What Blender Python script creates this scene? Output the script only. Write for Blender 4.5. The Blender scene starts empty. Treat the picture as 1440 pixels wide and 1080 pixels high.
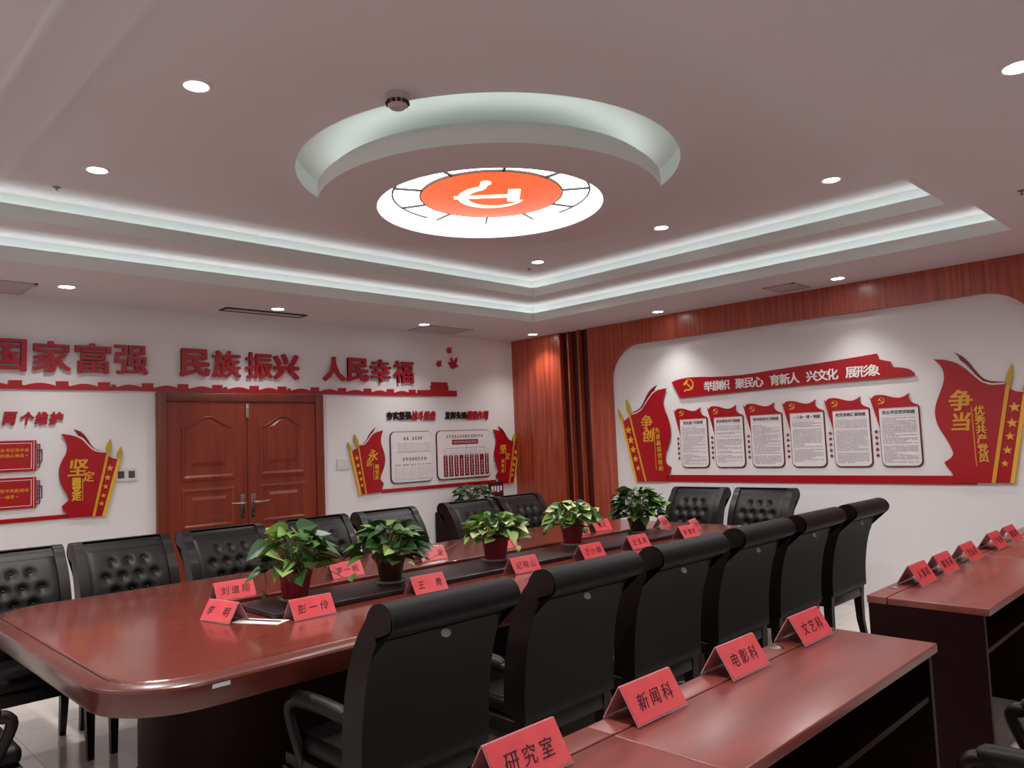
import bpy, bmesh, math, random
from mathutils import Vector, Matrix
random.seed(7)
SC = bpy.context.scene
COL = SC.collection

# ------------------------------------------------------------------ camera
F_PX, CX, CY, CZ = 1079.69, -6.654, -6.642, 1.491
YAW, PITCH, ROLL = 0.78074, 0.075177, -0.039773
fw = Vector((math.sin(YAW)*math.cos(PITCH), math.cos(YAW)*math.cos(PITCH), math.sin(PITCH)))
r0 = Vector((math.cos(YAW), -math.sin(YAW), 0)); u0 = r0.cross(fw)
RT = r0*math.cos(ROLL) + u0*math.sin(ROLL)
UP = -r0*math.sin(ROLL) + u0*math.cos(ROLL)
CAM = Vector((CX, CY, CZ))
cd = bpy.data.cameras.new('camera'); cam = bpy.data.objects.new('camera', cd); COL.objects.link(cam)
cd.sensor_width = 36; cd.lens = F_PX/1440*36; cd.clip_start = .02
m = Matrix((RT, UP, -fw)).transposed().to_4x4(); m.translation = CAM
cam.matrix_world = m
SC.camera = cam

# ------------------------------------------------------------------ world, exposure, ceiling lamps
SC.view_settings.view_transform = 'Standard'; SC.view_settings.look = 'None'
SC.view_settings.gamma = 1; SC.view_settings.exposure = 0.74
wd = bpy.data.worlds.new('world'); SC.world = wd; wd.use_nodes = True
wd.node_tree.nodes['Background'].inputs[0].default_value = (.5, .5, .5, 1)
wd.node_tree.nodes['Background'].inputs[1].default_value = .05
SPOT_W, SPOT_UP = 20.0, 66.0   # recessed downlights: soffit rows by the display walls / the others
COVE_W = 0.42           # per metre of cove strip
PANEL_E = 3.7          # emission of the white ceiling panel

HC, Z1, Z2, Z3 = 2.72, 2.90, 3.09, 3.20       # soffit, first tray, top ceiling, round recess
LX0, LX1, LY0, LY1 = -6.11, -.937, -5.48, -1.22
UX0, UX1, UY0, UY1 = -5.82, -1.24, -5.20, -1.53
TC = (-3.525, -3.36)                           # centre of the tray
RX0, RY0 = -7.1, -7.0                          # room corner behind the camera
TROUGH = .15

def area(name, loc, sx, sy, w, col, aim):
    l = bpy.data.lights.new(name, 'AREA'); l.shape = 'RECTANGLE'; l.size = sx; l.size_y = sy
    l.energy = w; l.color = col
    o = bpy.data.objects.new(name, l); COL.objects.link(o); o.location = loc
    o.rotation_euler = Vector(aim).to_track_quat('-Z', 'Y').to_euler()
    return o
COVE_COL = (.86, 1.0, .97)
def cove(x0, x1, y0, y1, z):
    t = TROUGH*.55
    for (cx, cy, L, alongx, n) in (((x0+x1)/2, y1+t, x1-x0, True, (0, .35, 1)), ((x0+x1)/2, y0-t, x1-x0, True, (0, -.35, 1)),
                                   (x1+t, (y0+y1)/2, y1-y0, False, (.35, 0, 1)), (x0-t, (y0+y1)/2, y1-y0, False, (-.35, 0, 1))):
        l = bpy.data.lights.new('cove_strip_light', 'AREA'); l.shape = 'RECTANGLE'
        l.size = L+.2; l.size_y = .03; l.energy = COVE_W*L; l.color = COVE_COL
        o = bpy.data.objects.new('cove_strip_light', l); COL.objects.link(o)
        zax = -Vector(n).normalized(); xax = Vector((1, 0, 0)) if alongx else Vector((0, 1, 0))
        # local -Z is the beam
        zc = -Vector(n).normalized(); yc = zc.cross(xax)
        M = Matrix((xax, yc, zc)).transposed().to_4x4(); M.translation = (cx, cy, z+.03); o.matrix_world = M
cove(LX0, LX1, LY0, LY1, HC+.012)
cove(UX0, UX1, UY0, UY1, Z1+.012)

# ------------------------------------------------------------------ materials
def lin(h):
    h = h.lstrip('#'); c = [int(h[i:i+2], 16)/255 for i in (0, 2, 4)]
    return tuple((x/12.92 if x <= .04045 else ((x+.055)/1.055)**2.4) for x in c) + (1,)
MATS = {}
def mat(name, col, rough=.5, spec=.5, metal=0, coat=0, coat_r=.1, noise=None, bump=None, emit=None, alpha=None, trans=0, vary=None):
    m = bpy.data.materials.new(name); m.use_nodes = True; nt = m.node_tree; b = nt.nodes['Principled BSDF']
    c = lin(col) if isinstance(col, str) else col
    b.inputs['Base Color'].default_value = c; b.inputs['Roughness'].default_value = rough
    b.inputs['Specular IOR Level'].default_value = spec; b.inputs['Metallic'].default_value = metal
    b.inputs['Coat Weight'].default_value = coat; b.inputs['Coat Roughness'].default_value = coat_r
    b.inputs['Transmission Weight'].default_value = trans
    if alpha is not None: b.inputs['Alpha'].default_value = alpha
    if emit:
        b.inputs['Emission Color'].default_value = lin(emit[0]) if isinstance(emit[0], str) else emit[0]
        b.inputs['Emission Strength'].default_value = emit[1]
    if noise or bump:
        tc = nt.nodes.new('ShaderNodeTexCoord')
    if noise:      # (second colour, scale vector, detail, distortion)
        mp = nt.nodes.new('ShaderNodeMapping'); mp.inputs['Scale'].default_value = noise[1]
        n = nt.nodes.new('ShaderNodeTexNoise'); n.inputs['Scale'].default_value = 1; n.inputs['Detail'].default_value = noise[2]
        n.inputs['Distortion'].default_value = noise[3]
        rp = nt.nodes.new('ShaderNodeValToRGB'); rp.color_ramp.elements[0].position = .34; rp.color_ramp.elements[1].position = .66
        rp.color_ramp.elements[0].color = c; rp.color_ramp.elements[1].color = lin(noise[0])
        nt.links.new(tc.outputs['Object'], mp.inputs['Vector']); nt.links.new(mp.outputs[0], n.inputs['Vector'])
        nt.links.new(n.outputs['Fac'], rp.inputs[0]); nt.links.new(rp.outputs[0], b.inputs['Base Color'])
    if bump:       # (scale, strength)
        n2 = nt.nodes.new('ShaderNodeTexNoise'); n2.inputs['Scale'].default_value = bump[0]; n2.inputs['Detail'].default_value = 3
        bp = nt.nodes.new('ShaderNodeBump'); bp.inputs['Strength'].default_value = bump[1]; bp.inputs['Distance'].default_value = .004
        nt.links.new(tc.outputs['Object'], n2.inputs['Vector']); nt.links.new(n2.outputs['Fac'], bp.inputs['Height'])
        nt.links.new(bp.outputs[0], b.inputs['Normal'])
    MATS[name] = m
    return m
mat('wall_paint', '#e4e2e3', .75, .3, bump=(60, .05))
mat('ceiling_paint', '#d3c9cc', .8, .2, bump=(40, .04))
mat('cove_paint', '#dcdedc', .8, .2)
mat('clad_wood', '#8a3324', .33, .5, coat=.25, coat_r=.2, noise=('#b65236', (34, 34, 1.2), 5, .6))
mat('fin_gap_shade', '#3c130d', .3, .5, coat=.3, coat_r=.15, noise=('#4a1a11', (34, 34, 1.2), 5, .6))  # cladding wood darkened in colour to give the shade between the fins
mat('door_wood', '#7a2e20', .38, .5, noise=('#8c3a26', (14, 14, 1.0), 5, .5))
mat('door_frame_wood', '#6a2a1e', .35, .5, noise=('#7a3524', (14, 14, 1.0), 5, .5))
mat('table_wood', '#642820', .24, .5, coat=.5, coat_r=.1, noise=('#763428', (1.6, 16, 16), 5, .8))
mat('table_edge_wood', '#522019', .28, .5, coat=.3, coat_r=.12, noise=('#602a20', (1.6, 16, 16), 5, .8))
mat('groove_dark', '#1e0c09', .5)
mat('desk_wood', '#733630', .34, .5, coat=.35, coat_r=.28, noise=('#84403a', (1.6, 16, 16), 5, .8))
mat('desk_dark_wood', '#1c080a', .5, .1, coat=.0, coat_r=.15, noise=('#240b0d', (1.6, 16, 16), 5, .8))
mat('leather', '#0c0807', .45, .3, bump=(320, .12))
mat('leather_back', '#070609', .55, .28, bump=(320, .10))
mat('chair_wood', '#100706', .42, .3, coat=.08, coat_r=.12)
mat('button', '#0c0909', .3)
mat('silver', '#c6c4c0', .25, metal=1)
mat('brass_steel', '#a89a88', .25, metal=1)
mat('tag_white', '#c8ccd0', .35)
mat('red_acrylic', '#a50f1c', .25, .5)
mat('red_dark', '#7e0d20', .3, .5)
mat('red_letter', '#a81626', .35, .5)
mat('red_board', '#a8141c', .3, .5)
mat('maroon', '#5e1620', .35)
mat('white_edge', '#e8dede', .4)
mat('gold', '#d9992e', .35, .5)
mat('yellow', '#e3b13a', .35, .5)
mat('spear_gold', '#b9a02c', .35, .5)
mat('star_gold', '#e0a93c', .35, .5)
mat('white_letter', '#efe8e6', .4)
mat('black_letter', '#14141a', .4)
mat('board_white', '#e6dfe2', .35, .5)
mat('card_white', '#d9d4d6', .4)
mat('ink_grey', '#4e4a4e', .6)
mat('ink_black', '#1c1618', .6)
mat('shade_and_line_grey', '#4c4650', .4)
mat('plastic_white', '#d6d2d0', .35)
mat('plastic_dark', '#4c4440', .4)
mat('vent_metal', '#b4a6a6', .5)
mat('vent_dark', '#241a1a', .6)
mat('card_red', '#d4464e', .3, .5, coat=.4, coat_r=.08, noise=('#dc545a', (9, 9, 9), 3, .5))
mat('card_holder', '#dcaab0', .15, .6, alpha=.55)
mat('ink_card', '#3a0c12', .5)
mat('runner_black', '#1c1618', .35, .5, noise=('#241c1e', (5, 30, 30), 3, .2))
mat('pot_red', '#7a1220', .25, .5, coat=.3)
mat('pot_dark', '#2c1214', .3, .5, coat=.3)  # on the second table plant, shadow painted into the pot colour
mat('saucer', '#b8a8a8', .1, .5, alpha=.45)
mat('soil', '#1c1410', .9)
mat('leaf_a', '#3c6224', .38, .5); mat('leaf_b', '#5d8532', .38, .5); mat('leaf_c', '#93b062', .38, .5)
mat('leaf_d', '#254a22', .38, .5); mat('leaf_e', '#1b3a1c', .4, .5); mat('leaf_f', '#b9c88a', .4, .5)
mat('stem', '#56702e', .5)
mat('lamp_lens', '#ffffff', .4, emit=((1, .98, .96, 1), 14))
mat('lamp_rim', '#d8cfcd', .4)
mat('panel_white', '#ffffff', .5, emit=((1, .985, .97, 1), PANEL_E))
mat('panel_wall', '#ffffff', .5, emit=((1, .97, .95, 1), PANEL_E*.5))
mat('panel_red', '#e0401c', .5, emit=((1, .13, .03, 1), .56))
mat('panel_emblem', '#fff4c8', .5, emit=((1, .92, .62, 1), 1.3))
mat('panel_line', '#1a1010', .6)
mat('paper', '#d9d5d2', .5)
mat('sensor_grey', '#7a6a6a', .5)
mat('detector_white', '#b5a5a5', .45)

def tile_floor():
    m = bpy.data.materials.new('floor_tile'); m.use_nodes = True; nt = m.node_tree; b = nt.nodes['Principled BSDF']
    tc = nt.nodes.new('ShaderNodeTexCoord'); br = nt.nodes.new('ShaderNodeTexBrick')
    br.offset = 0; br.inputs['Color1'].default_value = lin('#ddd5ce'); br.inputs['Color2'].default_value = lin('#d8d0ca')
    br.inputs['Mortar'].default_value = lin('#8e847e'); br.inputs['Scale'].default_value = 1
    br.inputs['Mortar Size'].default_value = .002; br.inputs['Brick Width'].default_value = .8; br.inputs['Row Height'].default_value = .8
    n = nt.nodes.new('ShaderNodeTexNoise'); n.inputs['Scale'].default_value = 3; n.inputs['Detail'].default_value = 6
    mx = nt.nodes.new('ShaderNodeMix'); mx.data_type = 'RGBA'; mx.blend_type = 'MULTIPLY'; mx.inputs['Factor'].default_value = .15
    nt.links.new(tc.outputs['Object'], br.inputs['Vector']); nt.links.new(tc.outputs['Object'], n.inputs['Vector'])
    nt.links.new(br.outputs['Color'], mx.inputs['A']); nt.links.new(n.outputs['Fac'], mx.inputs['B'])
    nt.links.new(mx.outputs['Result'], b.inputs['Base Color'])
    b.inputs['Roughness'].default_value = .12
    MATS['floor_tile'] = m
tile_floor()

# ------------------------------------------------------------------ mesh helpers
class MB:
    def __init__(s): s.v = []; s.f = []; s.mi = []; s.sm = []
    def add(s, vs, fs, mi=0, smooth=False):
        k = len(s.v); s.v += [tuple(p) for p in vs]
        for f in fs: s.f.append([i+k for i in f]); s.mi.append(mi); s.sm.append(smooth)
        return s
    def box(s, x0, y0, z0, x1, y1, z1, mi=0, bev=0):
        if bev:
            bm = bmesh.new(); bmesh.ops.create_cube(bm, size=1)
            for v in bm.verts: v.co = Vector(((x0+x1)/2+v.co.x*(x1-x0), (y0+y1)/2+v.co.y*(y1-y0), (z0+z1)/2+v.co.z*(z1-z0)))
            bmesh.ops.bevel(bm, geom=bm.edges[:], offset=bev, segments=3, profile=.5, affect='EDGES')
            return s.bm(bm, mi, True)
        vs = [(x, y, z) for z in (z0, z1) for y in (y0, y1) for x in (x0, x1)]
        return s.add(vs, [(0, 2, 3, 1), (4, 5, 7, 6), (0, 1, 5, 4), (2, 6, 7, 3), (0, 4, 6, 2), (1, 3, 7, 5)], mi)
    def bm(s, bm, mi=0, smooth=False):
        bm.verts.index_update()
        s.add([v.co for v in bm.verts], [[v.index for v in f.verts] for f in bm.faces], mi, smooth); bm.free(); return s
    def ring(s, loops, mi=0, closed=True, cap=(False, False), smooth=False):
        n = len(loops[0]); vs = [p for l in loops for p in l]; fs = []
        for i in range(len(loops)-1):
            for j in range(n if closed else n-1):
                a = i*n+j; b = i*n+(j+1) % n; fs.append((a, b, b+n, a+n))
        if cap[0]: fs.append(tuple(range(n-1, -1, -1)))
        if cap[1]: fs.append(tuple(range((len(loops)-1)*n, len(loops)*n)))
        return s.add(vs, fs, mi, smooth)
    def lathe(s, prof, c=(0, 0, 0), n=40, mi=0, smooth=True, cap=(False, False)):
        return s.ring([[(c[0]+r*math.cos(2*math.pi*k/n), c[1]+r*math.sin(2*math.pi*k/n), c[2]+z) for k in range(n)] for r, z in prof], mi, True, cap, smooth)
    def tube(s, pts, rad, n=10, mi=0, smooth=True, sq=1):
        pts = [Vector(p) for p in pts]; rs = rad if isinstance(rad, (list, tuple)) else [rad]*len(pts); loops = []
        for i, p in enumerate(pts):
            t = (pts[min(i+1, len(pts)-1)]-pts[max(i-1, 0)]).normalized()
            a = Vector((1, 0, 0)) if abs(t.x) < .9 else Vector((0, 1, 0)); b = t.cross(a).normalized(); a = b.cross(t)
            loops.append([p+(a*math.cos(2*math.pi*k/n)*sq+b*math.sin(2*math.pi*k/n))*rs[i] for k in range(n)])
        return s.ring(loops, mi, True, (True, True), smooth)
    def taper(s, a, b, wa, wb, mi=0):       # square post from a (w=half sizes) to b
        loops = []
        for p, w in ((a, wa), (b, wb)):
            loops.append([(p[0]+i*w[0], p[1]+j*w[1], p[2]) for i, j in ((-1, -1), (1, -1), (1, 1), (-1, 1))])
        return s.ring(loops, mi, True, (True, True))
    def prism(s, low, high, mi=0, smooth_side=False):   # two matching outlines
        n = len(low); vs = list(low)+list(high)
        s.add(vs, [tuple(range(n-1, -1, -1)), tuple(range(n, 2*n))], mi)
        return s.add(vs, [(j, (j+1) % n, (j+1) % n+n, j+n) for j in range(n)], mi, smooth_side)
    def build(s, name, mats, parent=None, weld=True, angle=35):
        me = bpy.data.meshes.new(name); off = Vector((0, 0, 0))
        if parent is not None:
            p = parent
            while p is not None: off += p.location; p = p.parent
        me.from_pydata([Vector(v)-off for v in s.v], [], s.f)
        if not isinstance(mats, (list, tuple)): mats = [mats]
        for m_ in mats: me.materials.append(MATS[m_])
        for p, mi, sm in zip(me.polygons, s.mi, s.sm): p.material_index = mi; p.use_smooth = sm
        bm = bmesh.new(); bm.from_mesh(me)
        if weld: bmesh.ops.remove_doubles(bm, verts=bm.verts, dist=1e-5)
        bmesh.ops.recalc_face_normals(bm, faces=bm.faces); bm.to_mesh(me); bm.free()
        if any(s.sm): me.set_sharp_from_angle(angle=math.radians(angle))
        o = bpy.data.objects.new(name, me); COL.objects.link(o)
        if parent is not None: o.parent = parent
        return o
def tag(o, label=None, cat=None, group=None, kind=None):
    if label: o['label'] = label
    if cat: o['category'] = cat
    if group: o['group'] = group
    if kind: o['kind'] = kind
    return o
def empty(name, loc, label=None, cat=None, group=None, kind=None):
    o = bpy.data.objects.new(name, None); o.empty_display_size = .1; COL.objects.link(o); o.location = loc
    return tag(o, label, cat, group, kind)
def kids(o): return [c for c in bpy.data.objects if c.parent == o]
def dup(o, parent=None):
    c = o.copy(); COL.objects.link(c); c.parent = parent
    for ch in kids(o): dup(ch, c)
    return c

# flat outlines on the two walls: s grows to the viewer's right, z up, d out of the wall
class Wall:
    def __init__(s, k): s.k = k
    def P(s, a, z, d): return (a, -d, z) if s.k == 'A' else (-d, -a, z)
    def px(s, u, v):
        d = fw+RT*((u-720)/F_PX)-UP*((v-540)/F_PX)
        if s.k == 'A': q = CAM+d*(-CAM.y/d.y); return (q.x, q.z)
        q = CAM+d*(-CAM.x/d.x); return (-q.y, q.z)
WA, WB = Wall('A'), Wall('B')
def on_plane(u, v, z):
    d = fw+RT*((u-720)/F_PX)-UP*((v-540)/F_PX); q = CAM+d*((z-CAM.z)/d.z); return q
def smooth_outline(pts, passes=2, lim=62):
    for _ in range(passes):
        out = []; n = len(pts)
        for i in range(n):
            a, b, c = Vector(pts[i-1]), Vector(pts[i]), Vector(pts[(i+1) % n])
            d1, d2 = b-a, c-b
            if d1.length < 1e-6 or d2.length < 1e-6: continue
            if math.degrees(d1.angle(d2)) > lim: out.append(tuple(b))
            else: out += [tuple(b.lerp(a, .25)), tuple(b.lerp(c, .25))]
        pts = out; lim *= 1
    return pts
def plate(mb, W, pts, d0, d1, mi=0):
    return mb.prism([W.P(a, z, d0) for a, z in pts], [W.P(a, z, d1) for a, z in pts], mi)
def rect(mb, W, a0, z0, a1, z1, d0, d1, mi=0): return plate(mb, W, [(a0, z0), (a1, z0), (a1, z1), (a0, z1)], d0, d1, mi)
def rrect(a0, z0, a1, z1, r, n=5, corners=(1, 1, 1, 1)):
    out = []
    for k, (cx, cz, t) in enumerate(((a1-r, z1-r, 0), (a0+r, z1-r, 90), (a0+r, z0+r, 180), (a1-r, z0+r, 270))):
        if corners[k]:
            for i in range(n+1):
                t_ = math.radians(t+90*i/n); out.append((cx+r*math.cos(t_), cz+r*math.sin(t_)))
        else: out.append([(a1, z1), (a0, z1), (a0, z0), (a1, z0)][k])
    return out
def star_pts(c, r, rot=0):
    return [(c[0]+(r if k % 2 == 0 else r*.42)*math.sin(rot+k*math.pi/5), c[1]+(r if k % 2 == 0 else r*.42)*math.cos(rot+k*math.pi/5)) for k in range(10)]

GLY = {}
def glyphs(body, bold=.02, thick=.1):
    key = (body, thick)
    if key not in GLY:
        c = bpy.data.curves.new('glyph', 'FONT'); c.body = body; c.size = 1; c.extrude = thick/2; c.offset = 0; c.resolution_u = 3
        o = bpy.data.objects.new('glyph', c); COL.objects.link(o)
        dg = bpy.context.evaluated_depsgraph_get(); me = bpy.data.meshes.new_from_object(o.evaluated_get(dg))
        vs = [tuple(v.co) for v in me.vertices]; fs = [tuple(p.vertices) for p in me.polygons]
        bpy.data.objects.remove(o); bpy.data.curves.remove(c); bpy.data.meshes.remove(me)
        x0 = min(v[0] for v in vs); x1 = max(v[0] for v in vs); y0 = min(v[1] for v in vs); y1 = max(v[1] for v in vs)
        if len(body) == 1 and body not in '一': cx, cy = (x0+x1)/2, (y0+y1)/2
        else: cx, cy = (x0+x1)/2, .38
        GLY[key] = ([(v[0]-cx, v[1]-cy, v[2]+thick/2) for v in vs], fs, x1-x0, y1-y0)
    return GLY[key]
def letter(mb, W, body, a, z, size, d, thick=.004, bold=.02, mi=0, shear=0, wide=1, fit=None):
    """centred at (a, z); fit = (width, height) of the ink"""
    vs, fs, w, h = glyphs(body, bold, .1)
    sx = sy = size
    if fit: sx, sy = fit[0]/w, fit[1]/h
    if fit: sx, sy = fit[0]/(w+2*bold), fit[1]/(h+2*bold)
    st = [(0, 0)]
    if bold > .005: st += [(i*bold, j*bold) for i, j in ((-1, -.6), (1, -.6), (-1, .6), (1, .6))]
    if bold > .03: st += [(0, bold), (0, -bold), (-bold, 0), (bold, 0)]
    for k, (ox, oy) in enumerate(st):      # strokes are thickened by overlapping copies
        mb.add([W.P(a+(v[0]+ox+v[1]*shear)*sx*wide, z+(v[1]+oy)*sy, d+v[2]*10*thick*(1-.004*k)) for v in vs], fs, mi)
    return mb
def scribble(mb, W, a0, z, w, h, n, d, mi=0, rnd=random, fill=1.0):
    """a line of tiny unreadable character-like marks"""
    cw = w/n
    for i in range(int(n*fill)):
        if rnd.random() < .05: continue
        c = a0+cw*i
        for k in range(3):
            q = rnd.random(); zz = z-h/2+h*(k+.2)/3
            x = c+cw*.08; ww = cw*(.35+.5*rnd.random())
            mb.add([W.P(x, zz, d), W.P(x+ww, zz, d), W.P(x+ww, zz+h*.15, d), W.P(x, zz+h*.15, d)], [(0, 1, 2, 3)], mi)
        x = c+cw*(.2+.4*rnd.random())
        mb.add([W.P(x, z-h/2, d), W.P(x+cw*.13, z-h/2, d), W.P(x+cw*.13, z+h/2, d), W.P(x, z+h/2, d)], [(0, 1, 2, 3)], mi)

def emblem_polys():
    """hammer and sickle in a unit frame: blade bulges to the right, knob bottom left, hammer head top left"""
    out = []; oc, ic = [], []
    for i in range(25):
        t = i/24; ang = math.radians(112-t*(112+118)); w = .02+.21*math.sin(math.pi*min(1, t*.62+.02))**1.1
        oc.append((.95*math.cos(ang)+.02, .95*math.sin(ang)+.08)); r = .95-w*1.15; ic.append((r*math.cos(ang)+.02, r*math.sin(ang)+.08))
    for i in range(24): out.append([oc[i], oc[i+1], ic[i+1], ic[i]])
    def bar(p, q, w):
        p, q = Vector(p), Vector(q); n = (q-p).normalized(); n = Vector((-n.y, n.x))*w/2
        return [tuple(p+n), tuple(p-n), tuple(q-n), tuple(q+n)]
    out.append(bar((-.36, -.66), (-.72, -.86), .2))
    out.append([(-.74+.15*math.cos(k*math.pi/6), -.86+.15*math.sin(k*math.pi/6)) for k in range(12)])
    out.append(bar((-.45, .45), (.72, -.72), .2))
    out.append(bar((-.85, .12), (-.12, .8), .34))
    return out
EMB = emblem_polys()
def emblem(mb, W, a, z, r, d, t=.003, mi=0):
    for i, p in enumerate(EMB):
        plate(mb, W, [(a+x*r, z+y*r) for x, y in p], d, d+t+.00008*(i % 3), mi)

# ------------------------------------------------------------------ room shell
def struct(mb, name, mats, parent=None, **k):
    o = mb.build(name, mats, parent, **k); o['kind'] = 'structure'; return o
struct(MB().box(RX0-.1, RY0-.1, -.1, .1, .1, 0), 'floor', 'floor_tile')
struct(MB().box(RX0-.1, 0, 0, .1, .1, Z3+.2), 'wall_rear', 'wall_paint')
struct(MB().box(0, RY0-.1, 0, .1, 0, Z3+.2), 'wall_right', 'wall_paint')
struct(MB().box(RX0-.1, RY0-.1, 0, RX0, 0, Z3+.2), 'wall_left', 'wall_paint')
struct(MB().box(RX0, RY0-.1, 0, 0, RY0, Z3+.2), 'wall_front', 'wall_paint')

def rectloop(x0, x1, y0, y1, z): return [(x0, y0, z), (x1, y0, z), (x1, y1, z), (x0, y1, z)]
def tray(mb, x0, x1, y0, y1, z, znext, lip):
    g = TROUGH
    mb.ring([rectloop(x0, x1, y0, y1, z), rectloop(x0, x1, y0, y1, z+lip), rectloop(x0-.02, x1+.02, y0-.02, y1+.02, z+lip),
             rectloop(x0-.02, x1+.02, y0-.02, y1+.02, z+.012), rectloop(x0-g, x1+g, y0-g, y1+g, z+.012), rectloop(x0-g, x1+g, y0-g, y1+g, znext)], 1)
cl = MB()
cl.ring([rectloop(RX0, 0, RY0, 0, HC), rectloop(LX0, LX1, LY0, LY1, HC)])
tray(cl, LX0, LX1, LY0, LY1, HC, Z1, .088)
g = TROUGH
cl.ring([rectloop(LX0-g, LX1+g, LY0-g, LY1+g, Z1), rectloop(UX0, UX1, UY0, UY1, Z1)])
tray(cl, UX0, UX1, UY0, UY1, Z1, Z2, .085)
# top ceiling with a round hole
R_HOLE = 1.13
x0, x1, y0, y1 = UX0-g, UX1+g, UY0-g, UY1+g
angs = sorted([2*math.pi*k/96 for k in range(96)]+[math.atan2(y-TC[1], x-TC[0]) % (2*math.pi) for x in (x0, x1) for y in (y0, y1)])
inn, outr = [], []
for a in angs:
    c, s_ = math.cos(a), math.sin(a); t = min(((x1 if c > 0 else x0)-TC[0])/c if abs(c) > 1e-9 else 1e9, ((y1 if s_ > 0 else y0)-TC[1])/s_ if abs(s_) > 1e-9 else 1e9)
    inn.append((TC[0]+R_HOLE*c, TC[1]+R_HOLE*s_, Z2)); outr.append((TC[0]+t*c, TC[1]+t*s_, Z2))
cl.ring([outr, inn])
cl.ring([inn, [(p[0], p[1], Z3) for p in inn]], 1, smooth=True)
cl.add([(p[0], p[1], Z3) for p in inn], [tuple(range(len(inn)))], 1)
struct(cl, 'ceiling', ['ceiling_paint', 'cove_paint'], weld=False)

# ------------------------------------------------------------------ round ceiling drum with the lit panel
ZD = 2.90
dr = empty('ceiling_drum', (TC[0], TC[1], ZD), 'round plaster drum hanging under the ceiling with a glowing white and red light panel', 'ceiling light')
c3 = (TC[0], TC[1], 0)
mb = MB()
mb.lathe([(.675, ZD+.095), (.675, ZD), (1.01, ZD)], c3, 96)
mb.lathe([(1.01, ZD), (1.01, ZD+.085), (.965, ZD+.085), (.965, ZD+.125), (.95, ZD+.125), (.95, ZD+.105), (.69, ZD+.105), (.69, ZD+.125), (.45, ZD+.125), (.45, Z3)], c3, 96, 1)
mb.build('drum_body', ['ceiling_paint', 'cove_paint'], dr, weld=False)
mb = MB(); mb.lathe([(.67, ZD+.004), (.67, ZD+.088)], c3, 96); mb.build('panel_rim', 'panel_wall', dr)
mb = MB(); mb.lathe([(.668, ZD+.09), (.668, ZD+.1)], c3, 96, cap=(True, True), smooth=False); mb.build('white_diffuser', 'panel_white', dr)
mb = MB(); cr = (TC[0]+.02, TC[1]+.01, 0)
mb.lathe([(.425, ZD+.078), (.425, ZD+.089)], cr, 96, cap=(True, True), smooth=False); rd = mb.build('red_disc', 'panel_red', dr)
tag(rd, 'glowing orange red disc with a pale emblem')
mb = MB(); mb.lathe([(.426, ZD+.0775), (.434, ZD+.0775), (.434, ZD+.089), (.426, ZD+.089)], cr, 96); mb.build('panel_ring', 'panel_line', dr)
for a0_ in (-.78, -.78+math.pi):       # two thin arcs, left and right of the disc
    lo = [(cr[0]+r_*math.cos(a0_+t), cr[1]+r_*math.sin(a0_+t)) for r_, ts in ((.588, range(25)), (.600, range(24, -1, -1))) for t in [(-.75+1.5*k/24) for k in ts]]
    MB().prism([(x, y, ZD+.080) for x, y in lo], [(x, y, ZD+.089) for x, y in lo]).build('panel_arc', 'panel_line', dr)
ex = Vector((.712, -.702, 0)); ey = Vector((-.702, -.712, 0))      # image right / towards the viewer, on the ceiling
for (px, py) in ((755, 80), (460, 115), (260, 198), (265, 287), (410, 350), (655, 375), (905, 352), (1110, 286), (1165, 190), (1035, 110)):
    p = on_plane(520+px/4, 220+py/4, ZD+.075); d = Vector((p.x-cr[0], p.y-cr[1], 0)).normalized(); n = Vector((-d.y, d.x, 0))*.007
    b0 = Vector((cr[0], cr[1], 0))+d*.43; b1 = Vector((cr[0], cr[1], 0))+d*.596
    q = [b0-n, b1-n, b1+n, b0+n]
    MB().prism([(v.x, v.y, ZD+.078) for v in q], [(v.x, v.y, ZD+.089) for v in q]).build('spoke', 'panel_line', dr)
mb = MB(); ca, sa = math.cos(math.radians(-135)), math.sin(math.radians(-135))
for i, p in enumerate(EMB):
    lo = []
    for x, y in p:
        xr, yr = (x*ca-y*sa)*.215, (x*sa+y*ca)*.215
        q = Vector((cr[0]-.01, cr[1], 0))+ex*xr+ey*yr; lo.append((q.x, q.y))
    mb.prism([(a, b, ZD+.073-.0001*(i % 3)) for a, b in lo], [(a, b, ZD+.0785) for a, b in lo])
mb.build('emblem', 'panel_emblem', dr)
for k in range(16):      # strip light lying in the drum's own trough
    a = 2*math.pi*k/16; l = bpy.data.lights.new('drum_strip_light', 'AREA'); l.shape = 'RECTANGLE'; l.size = .33; l.size_y = .03; l.energy = COVE_W*.36*.95; l.color = (.9, 1, .96)
    o = bpy.data.objects.new('drum_strip_light', l); COL.objects.link(o)
    zc = Vector((0, 0, -1)); xa = Vector((-math.sin(a), math.cos(a), 0)); yc = zc.cross(xa)
    M = Matrix((xa, yc, zc)).transposed().to_4x4(); M.translation = (TC[0]+.86*math.cos(a), TC[1]+.86*math.sin(a), ZD+.115); o.matrix_world = M

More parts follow.
